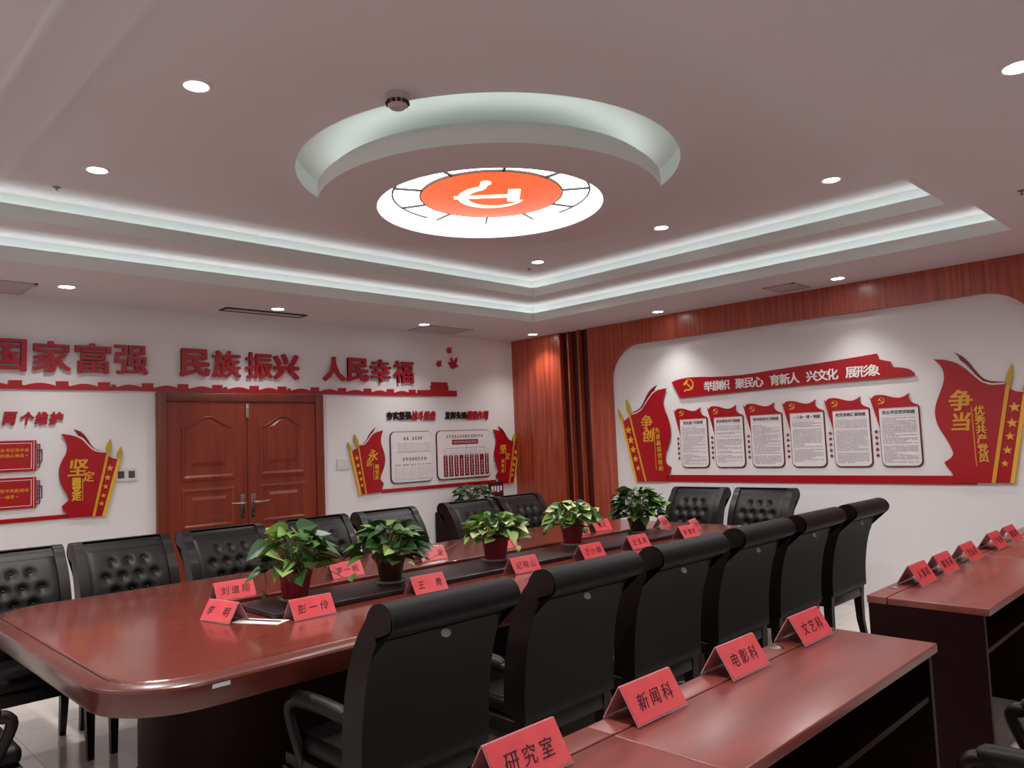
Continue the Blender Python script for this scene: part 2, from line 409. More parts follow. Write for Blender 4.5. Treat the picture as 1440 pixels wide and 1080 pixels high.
# ------------------------------------------------------------------ recessed downlights
def make_downlight():
    r = empty('recessed_downlight', (0, 0, 0))
    MB().lathe([(.05, -.001), (.052, -.006), (.066, -.004), (.068, 0)], n=32).build('rim', 'lamp_rim', r)
    MB().lathe([(.05, -.004), (.03, -.006), (.001, -.007)], n=32, cap=(False, True)).build('lens', 'lamp_lens', r)
    return r
DL = make_downlight(); used = [False]
def beam(w, deg):
    l = bpy.data.lights.new('downlight_beam', 'SPOT'); l.energy = w; l.spot_size = math.radians(deg); l.spot_blend = 1.0
    l.color = (1, .97, .945); l.shadow_soft_size = .05; return l
spot, spot_up, spot_head, spot_near = beam(SPOT_W, 120), beam(SPOT_UP, 140), beam(SPOT_W, 96), beam(SPOT_UP*.6, 130)
def downlight(x, y, z, label, group):
    o = dup(DL) if used[0] else DL
    used[0] = True; o.location = (x, y, z); tag(o, label, 'ceiling light', group)
    s = bpy.data.objects.new('downlight_beam', spot_up if z > HC+.1 else spot if y > -1 else spot_head if x > -.5 else spot_near); COL.objects.link(s); s.location = (x, y, z-.03)
gl = 'recessed ceiling downlights'
for x, y, z, l in (
    (-5.09, -.60, HC, 'round downlight in the soffit above the first characters of the red slogan'),
    (-3.45, -.57, HC, 'round downlight in the soffit in front of the dark slot vent'),
    (-1.82, -.53, HC, 'round downlight in the soffit beside the square vent near the doves'),
    (-.28, -.58, HC, 'round downlight in the soffit tight in the corner over the wood cladding'),
    (-.31, -2.33, HC, 'round downlight over the wood header, between the corner and the small vent'),
    (-.37, -4.13, HC, 'round downlight over the wood header, just past the small vent'),
    (-5.33, -2.10, Z2, 'round downlight in the upper ceiling beside the left cove, farther of the two'),
    (-5.32, -3.42, Z2, 'round downlight in the upper ceiling between left edge and the drum, closer of the two'),
    (-1.76, -4.69, Z2, 'round downlight in the upper ceiling right of the drum, nearest of its three'),
    (-1.72, -3.36, Z2, 'round downlight in the upper ceiling right of the drum, middle of its three'),
    (-1.69, -2.02, Z2, 'round downlight in the inner corner of the upper ceiling beside a sprinkler'),
    (-3.56, -6.08, HC, 'round downlight cut off by the top right edge of the photo')):
    downlight(x, y, z, l, gl)
for x, y, z in ((-6.65, -.60, HC), (-6.6, -2.33, HC), (-6.6, -4.13, HC), (-5.3, -6.08, HC), (-1.8, -6.08, HC), (-.37, -5.9, HC), (-5.31, -4.72, Z2)):
    downlight(x, y, z, 'round recessed downlight outside the photographed part of the ceiling', 'downlights out of the picture')

# vents
def vent(x0, y0, x1, y1, label, nx, slot=False):
    r = empty('ceiling_vent', ((x0+x1)/2, (y0+y1)/2, HC), label, 'vent', 'ceiling air vents')
    t = .02
    mb = MB()
    for b in ((x0, y0, x1, y0+t), (x0, y1-t, x1, y1), (x0, y0, x0+t, y1), (x1-t, y0, x1, y1)): mb.box(b[0], b[1], HC-.01, b[2], b[3], HC)
    mb.build('frame', 'vent_dark' if slot else 'vent_metal', r)
    MB().box(x0+t, y0+t, HC-.002, x1-t, y1-t, HC-.0005).build('backing', 'vent_dark' if slot else 'vent_metal', r)
    mb = MB()
    n = nx
    for k in range(n):
        y = y0+t+(y1-y0-2*t)*(k+.5)/n; w = (y1-y0-2*t)/n*(.36 if slot else .44)
        mb.add([(x0+t, y-w, HC-.0035), (x1-t, y-w, HC-.0035), (x1-t, y+w, HC-.0075), (x0+t, y+w, HC-.0075)], [(0, 1, 2, 3)])
    mb.build('louvers', 'vent_metal', r)
vent(-5.85, -.60, -5.27, -.16, 'square grey ceiling vent at the left edge above the slogan', 12)
vent(-3.84, -.42, -3.08, -.27, 'long narrow dark slot vent in the soffit above the doors', 2, True)
vent(-1.74, -.52, -1.14, -.15, 'square grey ceiling vent above the doves', 12)
vent(-.53, -3.83, -.21, -3.55, 'small square ceiling vent over the wood header', 5)
# smoke detector and sprinklers
sd = empty('smoke_detector', (-4.6, -3.9, Z2), 'round smoke detector on the upper ceiling beside the drum', 'smoke detector')
MB().lathe([(.055, 0), (.055, -.022), (.05, -.03)], (-4.6, -3.9, Z2), 32, cap=(True, True)).build('base', 'detector_white', sd)
MB().lathe([(.045, -.03), (.045, -.052), (.034, -.064)], (-4.6, -3.9, Z2), 32, cap=(False, True)).build('cap', 'detector_white', sd)
mb = MB()
for k in range(12):
    a = k*math.pi/6; x, y = -4.6+.0455*math.cos(a), -3.9+.0455*math.sin(a)
    mb.box(x-.007, y-.007, Z2-.049, x+.007, y+.007, Z2-.034)
mb.build('slots', 'vent_dark', sd)
for x, y, z, l in ((-5.42, -1.66, Z2, 'tiny sprinkler head on the upper ceiling by the left cove'), (-1.55, -1.78, Z2, 'tiny sprinkler head hanging in the inner ceiling corner'),
                   (-1.87, -5.73, HC, 'tiny sprinkler head on the soffit at the right edge of the photo')):
    s = empty('sprinkler_head', (x, y, z), l, 'sprinkler', 'ceiling sprinklers')
    MB().lathe([(.022, 0), (.018, -.004), (.008, -.005)], (x, y, z), 20, cap=(True, True)).build('escutcheon', 'sensor_grey', s)
    MB().lathe([(.005, -.005), (.005, -.02), (.012, -.021), (.012, -.023)], (x, y, z), 16, cap=(False, True)).build('deflector', 'brass_steel', s)

# ------------------------------------------------------------------ wood cladding on the right wall
DW = .06
mb = MB(); mb.box(-DW, -.79, 0, 0, 0, HC)
for k in (1, 2): mb.box(-DW-.0008, -.79*k/3-.0015, 0, -DW, -.79*k/3+.0015, HC, 1)
struct(mb, 'trim_1', ['clad_wood', 'groove_dark'])
mb = MB(); mb.box(-.02, -1.21, 0, 0, -.79, HC); struct(mb, 'trim_2', 'fin_gap_shade')  # backing behind the fins, shade of the gaps put into its colour
for k, y in enumerate((-.802, -.935, -1.085)):
    struct(MB().box(-.085, y-.011, 0, -.018, y+.011, HC, bev=.004), 'trim_%d' % (k+3), 'clad_wood')
# arch frame: panel with rounded opening
AY0, AY1, AZ = 1.495, 5.43, 2.47        # s-range of the opening, its top
outer = [(1.30, 0), (1.30, HC), (6.99, HC), (6.99, 0)]
arc = []
r = .37
for i in range(11):
    t = math.radians(180-90*i/10); arc.append((AY0+r+r*math.cos(t), AZ-r+r*math.sin(t)))
for i in range(11):
    t = math.radians(90-90*i/10); arc.append((AY1-r+r*math.cos(t), AZ-r+r*math.sin(t)))
opening = [(AY0, 0)]+arc+[(AY1, 0)]
poly = [(1.205, 0), (1.205, HC), (6.99, HC), (6.99, 0)]+opening[::-1]
mb = MB(); plate(mb, WB, poly, 0, DW)
struct(mb, 'trim_6', ['clad_wood'])

# ------------------------------------------------------------------ double door
dx0, dx1, dz = -4.273, -2.712, 2.02
D = empty('door_1', ((dx0+dx1)/2, 0, 0), 'brown wooden double door with arched panels and lever handles', None, None, 'structure')
fwid = .082
mb = MB()
mb.box(dx0, -.05, 0, dx0+fwid, 0, dz, bev=.008); mb.box(dx1-fwid, -.05, 0, dx1, 0, dz, bev=.008); mb.box(dx0+fwid-.001, -.049, dz-fwid*.9, dx1-fwid+.001, 0, dz, bev=.008)
mb.build('door_frame', 'door_frame_wood', D)
mid = -3.487
def leaf(x0, x1, hinge_left):
    lf = MB().box(x0, -.03, .008, x1, -.002, dz-fwid*.9-.004).build('door_leaf', 'door_wood', D)
    w = x1-x0; a0, a1 = x0+.115, x1-.115; c = (a0+a1)/2
    def ring_(pts, wd, name):
        cx = sum(p[0] for p in pts)/len(pts); cz = sum(p[1] for p in pts)/len(pts)
        mx0, mx1 = min(p[0] for p in pts), max(p[0] for p in pts); mz0, mz1 = min(p[1] for p in pts), max(p[1] for p in pts)
        def ins(k): return [(cx+(p[0]-cx)*(1-2*k/(mx1-mx0)), cz+(p[1]-cz)*(1-2*k/(mz1-mz0))) for p in pts]
        mb = MB()
        L = [[WA.P(a, z, d) for a, z in ins(k)] for k, d in ((0, .029), (.006, .040), (.02, .043), (.032, .032), (.075, .032), (.10, .041))]
        mb.ring(L, 0, cap=(True, True)); mb.build(name, 'door_wood', lf)
    top = [(a0, 1.26), (a1, 1.26), (a1, 1.72)]
    n = 16
    for i in range(n+1):
        t = i/n; x = a1+(a0-a1)*t; top.append((x, 1.72+.10*(.5-.5*math.cos(2*math.pi*t))))
    top.append((a0, 1.72)); 
    out = []
    for p in top:
        if not out or (abs(p[0]-out[-1][0])+abs(p[1]-out[-1][1])) > 1e-4: out.append(p)
    if abs(out[0][0]-out[-1][0])+abs(out[0][1]-out[-1][1]) < 1e-4: out.pop()
    ring_(out, 0, 'panel')
    ring_([(a0, .86), (a1, .86), (a1, 1.2), (a0, 1.2)], 0, 'panel')
    ring_([(a0, .16), (a1, .16), (a1, .80), (a0, .80)], 0, 'panel')
    hx = x1-.045 if hinge_left else x0+.045; sg = -1 if hinge_left else 1
    mb = MB(); mb.box(hx-.022, -.038, .90, hx+.022, -.03, 1.12, bev=.003)
    mb.tube([(hx, -.038, 1.045), (hx, -.075, 1.045), (hx+sg*.02, -.085, 1.045), (hx+sg*.13, -.082, 1.052)], .009)
    mb.lathe([(.012, 0), (.012, .008)], (hx, -.046, .94), 12)
    h = mb.build('handle', 'brass_steel', lf); tag(h, 'steel lever handle on a long plate')
leaf(dx0+fwid+.003, mid-.003, True); leaf(mid+.003, dx1-fwid-.003, False)
mb = MB(); mb.box(mid-.014, -.048, 1.80, mid+.014, -.032, 1.93, bev=.003); mb.box(mid-.006, -.055, 1.83, mid+.006, -.047, 1.9, bev=.002)
mb.build('bolt', 'silver', D)

# ------------------------------------------------------------------ slogan over the doors
def char_thing(ch, W, a, z, fit, d, thick, m_, label, name='wall_character', group=None, shear=0, bold=.03, cat='wall letter'):
    mb = MB(); letter(mb, W, ch, a, z, 1, d, thick, bold, 0, shear, fit=fit)
    return tag(mb.build(name, m_, weld=False), label, cat, group)
SL = [('国', -5.34), ('家', -5.04), ('富', -4.752), ('强', -4.467), ('民', -3.947), ('族', -3.664), ('振', -3.358), ('兴', -3.087), ('人', -2.569), ('民', -2.296), ('幸', -2.013), ('福', -1.72)]
first = {'国': 'at the left edge of the photo', '家': 'second of the slogan', '富': 'third of the slogan', '强': 'last of the first word'}
BOLD = {c: .022 for c in '富强福家国幸族振'}
for i, (ch, a) in enumerate(SL):
    wd_ = ('first', 'second', 'third')[i//4]; nb = SL[i+1][0] if i % 4 < 3 else SL[i-1][0]
    side = 'left' if i % 4 < 3 else 'right'
    char_thing(ch, WA, a, 2.282, (.262 if ch != '人' else .25, .245), .012, .022, 'red_letter',
               f'big red raised character {ch} just {side} of {nb} in the {wd_} word of the wall slogan', group='red slogan characters over the doors', bold=BOLD.get(ch, .036))
# frieze
mb = MB(); pts = []
a = -7.0; zb_, zt = 2.03, 2.062
top = [(a, zt)]; rr = random.Random(3)
while a < -1.56:
    if a > -1.9: w = .12
    hump = .16+.06*rr.random()
    for k in range(7): t = k/6; top.append((a+hump*t, zt-.004+.022*math.sin(math.pi*t)))
    a += hump
    top += [(a, zt), (a, zt+.032), (a+.085, zt+.034), (a+.085, zt)]; a += .1
    if rr.random() < .4: top += [(a, zt+.0), (a, zt+.016), (a+.03, zt+.016), (a+.03, zt)]; a += .035
top = [p for p in top if p[0] < -1.53]
top += [(-1.53, zt), (-1.53, 2.092), (-1.345, 2.097), (-1.345, 2.13), (-1.36, 2.137), (-1.335, 2.15), (-1.335, 2.178), (-1.345, 2.185), (-1.1, 2.185), (-1.11, 2.178), (-1.11, 2.15), (-1.085, 2.137), (-1.1, 2.13), (-1.1, 2.097), (-.975, 2.092), (-.975, zb_)]
plate(mb, WA, [(-7.0, zb_)][:1]+top, .002, .016)
tag(mb.build('wall_frieze', 'red_letter'), 'long red cut-out frieze of battlements and gate tower running over the doors', 'wall decoration')
# doves
def dove(c, s, flip, label):
    P_ = [(-.95, .15), (-.7, .32), (-.5, .25), (-.25, .3), (-.45, .75), (-.1, .95), (.05, .45), (.3, .4), (.5, .9), (.85, .95), (.75, .45), (.6, .05), (.85, -.1), (.9, -.35), (.5, -.3), (.2, -.6), (-.25, -.6), (-.5, -.3), (-.65, .0)]
    P_ = [(c[0]+(-x if flip else x)*s, c[1]+y*s) for x, y in P_]
    mb = MB(); plate(mb, WA, smooth_outline(P_, 2, 75), .002, .012)
    tag(mb.build('dove_cutout', 'red_letter'), label, 'wall decoration', 'red doves on the door wall')
dove((-1.015, 2.395), .085, False, 'largest red dove cut-out, flying on the wall beside two small ones')
dove((-1.22, 2.385), .048, False, 'small red dove cut-out close to the large dove, on the slogan side')
dove((-1.065, 2.545), .048, False, 'small red dove cut-out highest on the wall above the large dove')

# ------------------------------------------------------------------ flag boards
def flag(W, T, loc_label, banner, band, fold, poles, spears, stars, texts, line, name='flag_board', group='red flag boards'):
    """T maps trace coordinates to photo coordinates"""
    def q(p): return W.px(*T(p))
    c = q(banner[len(banner)//2])
    r = empty(name, W.P(c[0], c[1], 0), loc_label, 'wall display', group)
    B_ = smooth_outline([q(p) for p in banner])
    mb = MB(); plate(mb, W, B_, .012, .022); mb.build('banner', 'red_acrylic', r)
    mb = MB(); plate(mb, W, smooth_outline([q(p) for p in fold]), .003, .010); f_ = mb.build('folded_edge', 'red_dark', r)
    # thin pale edge behind the banner along the fold
    e = [q(p) for p in fold]; n = len(e)//2
    mb = MB(); plate(mb, W, [q(p) for p in band], .011, .020); mb.build('pole_band', 'red_acrylic', r)
    for p in poles:
        a, b = Vector(q(p[0])), Vector(q(p[1])); nn = (b-a).normalized(); nn = Vector((-nn.y, nn.x))*p[2]
        mb = MB(); plate(mb, W, [tuple(a-nn), tuple(b-nn), tuple(b+nn), tuple(a+nn)], .004, .028); mb.build('pole', p[3], r)
    for p in spears:
        mb = MB(); plate(mb, W, smooth_outline([q(x) for x in p], 1, 70), .006, .026); mb.build('spearhead', 'spear_gold', r)
    for (c_, rad) in stars:
        a = q(c_); b = q((c_[0]+rad, c_[1])); rr_ = abs(b[0]-a[0])*1.05
        mb = MB(); plate(mb, W, star_pts(a, rr_), .0195, .0255); mb.build('star', 'star_gold', r)
    for grp in texts:
        mb = MB()
        for ch, c_, sz in grp[1]:
            a = q(c_); letter(mb, W, ch, a[0], a[1], sz, .0218, .005, grp[2], 0, grp[3])
        mb.build('lettering', grp[0], r, weld=False)
    if line:
        a, b = q(line[0]), q(line[1]); mb = MB(); plate(mb, W, [(a[0]-.003, a[1]), (b[0]-.003, b[1]), (b[0]+.003, b[1]), (a[0]+.003, a[1])], .0215, .0245); mb.build('rule_line', 'gold', r)
    return r
def trim_white(W, T, path, parent, wd=.006):
    pts = [Vector(W.px(*T(p))) for p in path]; lo, hi = [], []
    for i, p in enumerate(pts):
        t = (pts[min(i+1, len(pts)-1)]-pts[max(i-1, 0)]).normalized(); n = Vector((-t.y, t.x))*wd
        lo.append(tuple(p-n)); hi.append(tuple(p+n))
    mb = MB(); plate(mb, W, lo+hi[::-1], .008, .0135); mb.build('pale_edge', 'white_edge', parent)

# right wall, left flag
T4 = lambda p: (860+p[0]/4.5, 460+p[1]/4.5)
fl = flag(WB, T4, 'red flag board nearer the corner on the right wall, reading 争创', 
    [(125, 560), (170, 545), (200, 522), (235, 465), (265, 422), (300, 397), (352, 387), (337, 430), (330, 475), (342, 525), (365, 580), (380, 640), (380, 700), (366, 750), (347, 800), (345, 850), (362, 873), (383, 885), (380, 915), (357, 942), (357, 977), (225, 977)],
    [(78, 600), (125, 562), (225, 977), (165, 977)],
    [(130, 540), (170, 525), (198, 495), (222, 435), (250, 392), (288, 367), (272, 393), (278, 408), (250, 440), (228, 485), (205, 522), (170, 545)],
    [((67, 565), (167, 977), .011, 'yellow'), ((118, 540), (226, 977), .009, 'gold')],
    [[(48, 522), (72, 562), (80, 592), (66, 598), (54, 565)], [(100, 458), (122, 500), (130, 545), (112, 550), (98, 505)]],
    [((115, 652), 21), ((130, 715), 21), ((145, 775), 19), ((160, 833), 17), ((177, 893), 14)],
    [('gold', [('争', (232, 600), .15), ('创', (240, 682), .15)], .03, .15), ('yellow', [(c, (298+i*4, 652+i*40), .058) for i, c in enumerate('先进基层党组织')], .012, 0)],
    ((276, 635), (292, 905)))
trim_white(WB, T4, [(135, 550), (172, 537), (203, 512), (232, 462), (262, 418), (298, 392)], fl)
# right wall, right flag
T5 = lambda p: (1140+p[0]/4.5, 460+p[1]/4.5)
fl = flag(WB, T5, 'red flag board farthest along the right wall, reading 争当 优秀共产党员',
    [(1242, 362), (1150, 371), (1090, 356), (1040, 316), (985, 266), (920, 226), (850, 206), (782, 205), (825, 240), (847, 285), (850, 340), (822, 420), (795, 490), (790, 560), (812, 632), (862, 702), (900, 772), (910, 805), (890, 830), (850, 855), (872, 890), (908, 928), (908, 985), (1162, 985)],
    [(1262, 388), (1300, 405), (1352, 412), (1285, 985), (1165, 985)],
    [(905, 158), (960, 182), (1010, 227), (1050, 282), (1092, 325), (1142, 343), (1235, 345), (1230, 355), (1135, 362), (1078, 338), (1035, 290), (990, 240), (945, 208), (938, 185)],
    [((1362, 425), (1282, 985), .013, 'yellow'), ((1254, 365), (1164, 985), .013, 'gold')],
    [[(1275, 232), (1286, 290), (1272, 362), (1246, 368), (1234, 320)], [(1385, 300), (1395, 355), (1380, 425), (1355, 430), (1344, 385)]],
    [((1295, 506), 39), ((1280, 606), 37), ((1267, 690), 31), ((1251, 778), 31), ((1235, 862), 26)],
    [('gold', [('争', (955, 462), .17), ('当', (958, 598), .15)], .03, .15), ('yellow', [(c, (1072+i*6, 525+i*60), .074) for i, c in enumerate('优秀共产党员')], .02, 0)],
    ((1022, 505), (1056, 878)))
trim_white(WB, T5, [(870, 205), (925, 218), (985, 255), (1040, 305), (1090, 346), (1150, 361), (1232, 355)], fl)
# band joining the two
mb = MB(); rect(mb, WB, 1.90, 1.025, 4.92, 1.093, .002, .011)
tag(mb.build('base_band', 'red_acrylic'), 'long red base strip joining the two flag boards on the right wall', 'wall display')
# ribbon
T7 = lambda p: WB.px(940+p[0]/4, 490+p[1]/4)
rb = empty('ribbon_banner', WB.P(3.3, 2.0, 0), 'wide red ribbon banner with white characters above the six notice boards', 'wall display')
mb = MB(); plate(mb, WB, smooth_outline([T7(p) for p in [(24, 190), (60, 174), (140, 160), (300, 160), (450, 146), (600, 120), (900, 76), (1178, 29), (1181, 60), (1255, 75), (1262, 104), (1310, 107), (1360, 115), (1388, 138), (1386, 155), (1200, 170), (800, 203), (70, 279)]], 1, 40), .01, .022); mb.build('ribbon', 'red_acrylic', rb)
mb = MB(); e = T7((120, 208)); emblem(mb, WB, e[0], e[1], .062, .022, .005); mb.build('emblem', 'star_gold', rb)
mb = MB()
for ch, x, y in (('举', 232, 213), ('旗', 280, 208), ('帜', 326, 204), ('聚', 410, 198), ('民', 462, 193), ('心', 513, 188), ('育', 605, 178), ('新', 660, 172), ('人', 713, 166), ('兴', 812, 156), ('文', 870, 150), ('化', 928, 145), ('展', 1035, 135), ('形', 1097, 129), ('象', 1160, 122)):
    e = T7((x, y)); letter(mb, WB, ch, e[0], e[1], .104, .022, .004, .022)
mb.build('lettering', 'white_letter', rb, weld=False)
# six notice boards
TT = ['党支部工作职责', '党员理论学习制度', '党内政治生活制度', '“三会一课”制度', '党员思想汇报制度', '民主评议党员制度']
NB = ['first notice board on the right wall, next to the 争创 flag', 'second notice board from the 争创 flag on the right wall', 'third notice board from the 争创 flag on the right wall',
      'fourth notice board on the right wall, titled “三会一课”制度', 'fifth notice board on the right wall, second from the 争当 flag', 'sixth notice board on the right wall, next to the 争当 flag']
for i in range(6):
    a0 = 2.318+.3855*i; a1 = a0+.302; zt, zb_ = 1.652, 1.172; rr = random.Random(20+i)
    n = empty('notice_board', WB.P(a0+.15, 1.4, 0), 'white '+NB[i]+' with red flag header', 'notice board', 'white notice boards on the right wall')
    mb = MB(); plate(mb, WB, rrect(a0-.006, zb_-.010, a1+.010, zt, .05, 6, (0, 0, 1, 1)), .002, .010); mb.build('frame', 'maroon', n)
    mb = MB(); plate(mb, WB, rrect(a0, zb_, a1, zt-.002, .045, 6, (0, 0, 1, 1)), .009, .0135); mb.build('board', 'board_white', n)
    hp = [(-.066, .098), (-.052, .075), (-.035, .1), (-.005, .108), (.05, .104), (.11, .082), (.16, .072), (.20, .078), (.245, .105), (.237, .065), (.25, .038), (.275, .02), (.308, .008), (.308, -.004), (.0, -.004), (.0, -.17)]
    mb = MB(); plate(mb, WB, smooth_outline([(a0+x, zt+y) for x, y in hp], 1, 60), .009, .018); mb.build('flag_header', 'red_acrylic', n)
    mb = MB(); emblem(mb, WB, a0+.025, zt+.055, .028, .018, .003); mb.build('emblem', 'star_gold', n)
    mb = MB(); t_ = TT[i]; w = .25/max(8, len(t_))
    for k, ch in enumerate(t_):
        letter(mb, WB, ch, a0+.151+(k-(len(t_)-1)/2)*w*1.02, zt-.043, w*1.05, .0132, .0012, .03)
    mb.add([WB.P(a0+.02, zt-.072, .0139), WB.P(a1-.02, zt-.072, .0139), WB.P(a1-.02, zt-.0705, .0139), WB.P(a0+.02, zt-.0705, .0139)], [(0, 1, 2, 3)])
    mb.build('title', 'ink_black', n, weld=False)
    mb = MB(); z = zt-.09
    while z > zb_+.03:
        f = 1 if rr.random() < .72 else .25+.6*rr.random()
        if rr.random() > .07: scribble(mb, WB, a0+.018, z, a1-a0-.036, .0088, 28, .0141, 0, rr, f)
        z -= .0128
    mb.build('text_lines', 'ink_grey', n, weld=False)
    for k in range(5):
        mb = MB(); plate(mb, WB, star_pts((a0-.036, zt-.195-.049*k), .0165), .002, .008); mb.build('star', 'red_dark', n)

# ------------------------------------------------------------------ display left of the doors
T6 = lambda p: (p[0]/6, 570+p[1]/6)
fl = flag(WA, T6, 'red flag board beside the double socket left of the doors, reading 坚定跟党走',
    [(893, 400), (820, 397), (770, 376), (730, 336), (690, 291), (640, 265), (580, 249), (510, 243), (546, 285), (562, 350), (552, 410), (515, 470), (490, 540), (492, 612), (520, 690), (560, 750), (577, 800), (540, 828), (515, 855), (530, 890), (572, 915), (570, 950), (783, 937)],
    [(905, 425), (945, 445), (988, 455), (868, 932), (783, 937)],
    [(622, 203), (682, 220), (732, 275), (768, 340), (812, 378), (888, 386), (886, 397), (822, 394), (772, 373), (730, 328), (690, 282), (655, 252), (645, 228)],
    [((1000, 445), (868, 933), .012, 'yellow'), ((903, 395), (782, 937), .009, 'gold')],
    [[(925, 283), (939, 345), (916, 402), (894, 400), (888, 345)], [(1015, 348), (1027, 410), (1006, 452), (984, 447), (979, 405)]],
    [((920, 530), 30), ((900, 609), 29), ((884, 685), 24), ((866, 760), 22), ((849, 828), 22)],
    [('gold', [('坚', (655, 525), .145), ('定', (740, 600), .085)], .025, .12), ('yellow', [(c, (638, 645+i*62), .066) for i, c in enumerate('跟党走')], .035, 0)],
    ((690, 617), (690, 803)))
trim_white(WA, T6, [(640, 258), (690, 280), (732, 326), (772, 367), (822, 389), (890, 392)], fl)
q = lambda p: WA.px(*T6(p))
b0, b1 = q((572, 915)), q((570, 952))
mb = MB(); plate(mb, WA, [(-6.9, b1[1]-.0), (b1[0]+.02, b1[1]), (b0[0]+.02, b0[1]-.002), (-6.9, b0[1]-.002)], .002, .011)
tag(mb.build('base_band', 'red_acrylic'), 'red base strip running left from the 坚定 flag board to the photo edge', 'wall display')
for (z0, z1, zl, lines, l) in ((1.415, 1.645, (1.575, 1.535), ('坚决维护习近平总书记党中央', '的核心、全党的核心地位。'), 'upper red plaque with fretwork edge and gold text, left of the doors'),
                     (1.142, 1.372, (1.278, 1.233), ('坚决维护党中央权威和', '集中统一领导。'), 'lower red plaque with fretwork edge and gold text, left of the doors')):
    s = empty('scroll_plaque', WA.P(-5.5, (z0+z1)/2, 0), l, 'wall display', 'red scroll plaques')
    mb = MB(); rect(mb, WA, -6.0, z0, -5.138, z1, .002, .014); mb.build('board', 'red_board', s)
    mb = MB()
    for b in ((-5.99, z1-.022, -5.168, z1-.018), (-5.99, z0+.018, -5.168, z0+.022), (-5.172, z0+.018, -5.168, z1-.018), (-5.156, z0+.005, -5.152, z1-.005)): rect(mb, WA, b[0], b[1], b[2], b[3], .0138, .0155)
    mb.build('border_line', 'white_edge', s)
    mb = MB(); h = z1-z0
    for b in ((-5.138, .12, -5.115, .15), (-5.138, .85, -5.115, .88), (-5.118, .12, -5.112, .88), (-5.132, .3, -5.10, .325), (-5.132, .68, -5.10, .705), (-5.103, .3, -5.097, .705), (-5.132, .2, -5.127, .8), (-5.132, .45, -5.112, .47), (-5.132, .55, -5.112, .57)):
        rect(mb, WA, b[0], z0+h*b[1], b[2], z0+h*b[3], .004, .012)
    mb.build('fretwork', 'red_dark', s)
    mb = MB()
    for t, z in zip(lines, zl):
        n = len(t); right = -5.185 if (n > 9) else -5.245
        if z0 > 1.4: right = -5.185
        for k, ch in enumerate(t): letter(mb, WA, ch, right-(n-1-k)*.031-.015, z, .029, .0138, .0012, .02)
    mb.build('lettering', 'gold', s, weld=False)
for ch, a, w in (('两', -5.312, .085), ('个', -5.2, .09), ('维', -5.105, .085), ('护', -5.008, .09)):
    char_thing(ch, WA, a, 1.81, (w, .1), .006, .012, 'red_letter', f'small red brush-style character {ch} of the heading over the red plaques', group='heading over the red plaques', shear=.2, bold=.04)

# ------------------------------------------------------------------ display right of the doors
T8 = lambda p: (480+p[0]/5.76, 560+p[1]/5.76)
fl = flag(WA, T8, 'red flag board just right of the doors, reading 永远跟党走',
    [(125, 400), (140, 385), (182, 380), (212, 345), (235, 308), (272, 276), (328, 261), (311, 320), (312, 370), (336, 430), (349, 500), (336, 570), (306, 638), (310, 665), (336, 690), (322, 728), (324, 757), (190, 776)],
    [(78, 427), (125, 405), (190, 776), (145, 782)],
    [(142, 378), (183, 366), (208, 322), (228, 282), (272, 234), (258, 268), (240, 298), (218, 340), (188, 377)],
    [((66, 425), (146, 781), .010, 'yellow'), ((124, 375), (191, 777), .007, 'gold')],
    [[(48, 358), (71, 395), (76, 427), (62, 430), (46, 395)], [(100, 293), (130, 350), (131, 374), (115, 378), (96, 340)]],
    [((115, 485), 17), ((125, 545), 17), ((138, 605), 16), ((150, 655), 15), ((158, 705), 14)],
    [('star_gold', [('永', (246, 462), .125), ('远', (215, 527), .07)], .02, .12), ('yellow', [(c, (278, 555+i*42), .05) for i, c in enumerate('跟党走')], .03, 0)],
    ((252, 528), (252, 668)))
trim_white(WA, T8, [(150, 376), (186, 371), (214, 333), (238, 296), (270, 268)], fl)
fl = flag(WA, T8, 'small red flag board next to the wood cladding corner, reading 坚定跟党走',
    [(1388, 362), (1350, 352), (1325, 322), (1300, 282), (1270, 262), (1222, 254), (1244, 300), (1246, 370), (1230, 430), (1232, 490), (1250, 550), (1266, 590), (1250, 612), (1243, 640), (1268, 655), (1266, 692), (1350, 687)],
    [(1392, 375), (1424, 387), (1390, 680), (1350, 687)],
    [(1270, 228), (1310, 260), (1337, 312), (1360, 342), (1388, 348), (1388, 356), (1347, 348), (1322, 314), (1297, 276), (1278, 256)],
    [((1426, 372), (1390, 681), .007, 'yellow'), ((1389, 350), (1350, 688), .007, 'gold')],
    [[(1395, 283), (1404, 320), (1394, 354), (1382, 352), (1378, 315)], [(1428, 320), (1433, 345), (1428, 375), (1419, 374), (1417, 345)]],
    [((1402, 437), 15), ((1393, 487), 15), ((1386, 537), 14), ((1380, 582), 12), ((1374, 622), 11)],
    [('star_gold', [('坚', (1300, 412), .115), ('定', (1337, 470), .08)], .02, .12), ('yellow', [(c, (1296, 510+i*38), .046) for i, c in enumerate('跟党走')], .03, 0)],
    ((1318, 490), (1318, 600)))
mb = MB(); rect(mb, WA, -2.03, 1.018, -.41, 1.055, .002, .011)
tag(mb.build('base_band', 'red_acrylic'), 'red base strip joining the two flag boards right of the doors', 'wall display')
def notice(a0, z0, a1, z1, label, frame, m2):
    n = empty('notice_board', WA.P((a0+a1)/2, (z0+z1)/2, 0), label, 'notice board', 'grey-framed boards right of the doors')
    mb = MB(); plate(mb, WA, rrect(a0, z0, a1, z1, .06, 6), .002, .014); mb.build('frame', frame, n)  # dark rim behind the board, standing in for its shadow outline
    mb = MB(); plate(mb, WA, rrect(a0+.011, z0+.011, a1-.004, z1-.007, .055, 6), .013, .018); mb.build('board', m2, n)
    return n
rr = random.Random(5)
n = notice(-1.915, 1.10, -1.36, 1.647, 'white notice board with two rows of five blank cards, right of the doors', 'shade_and_line_grey', 'board_white')
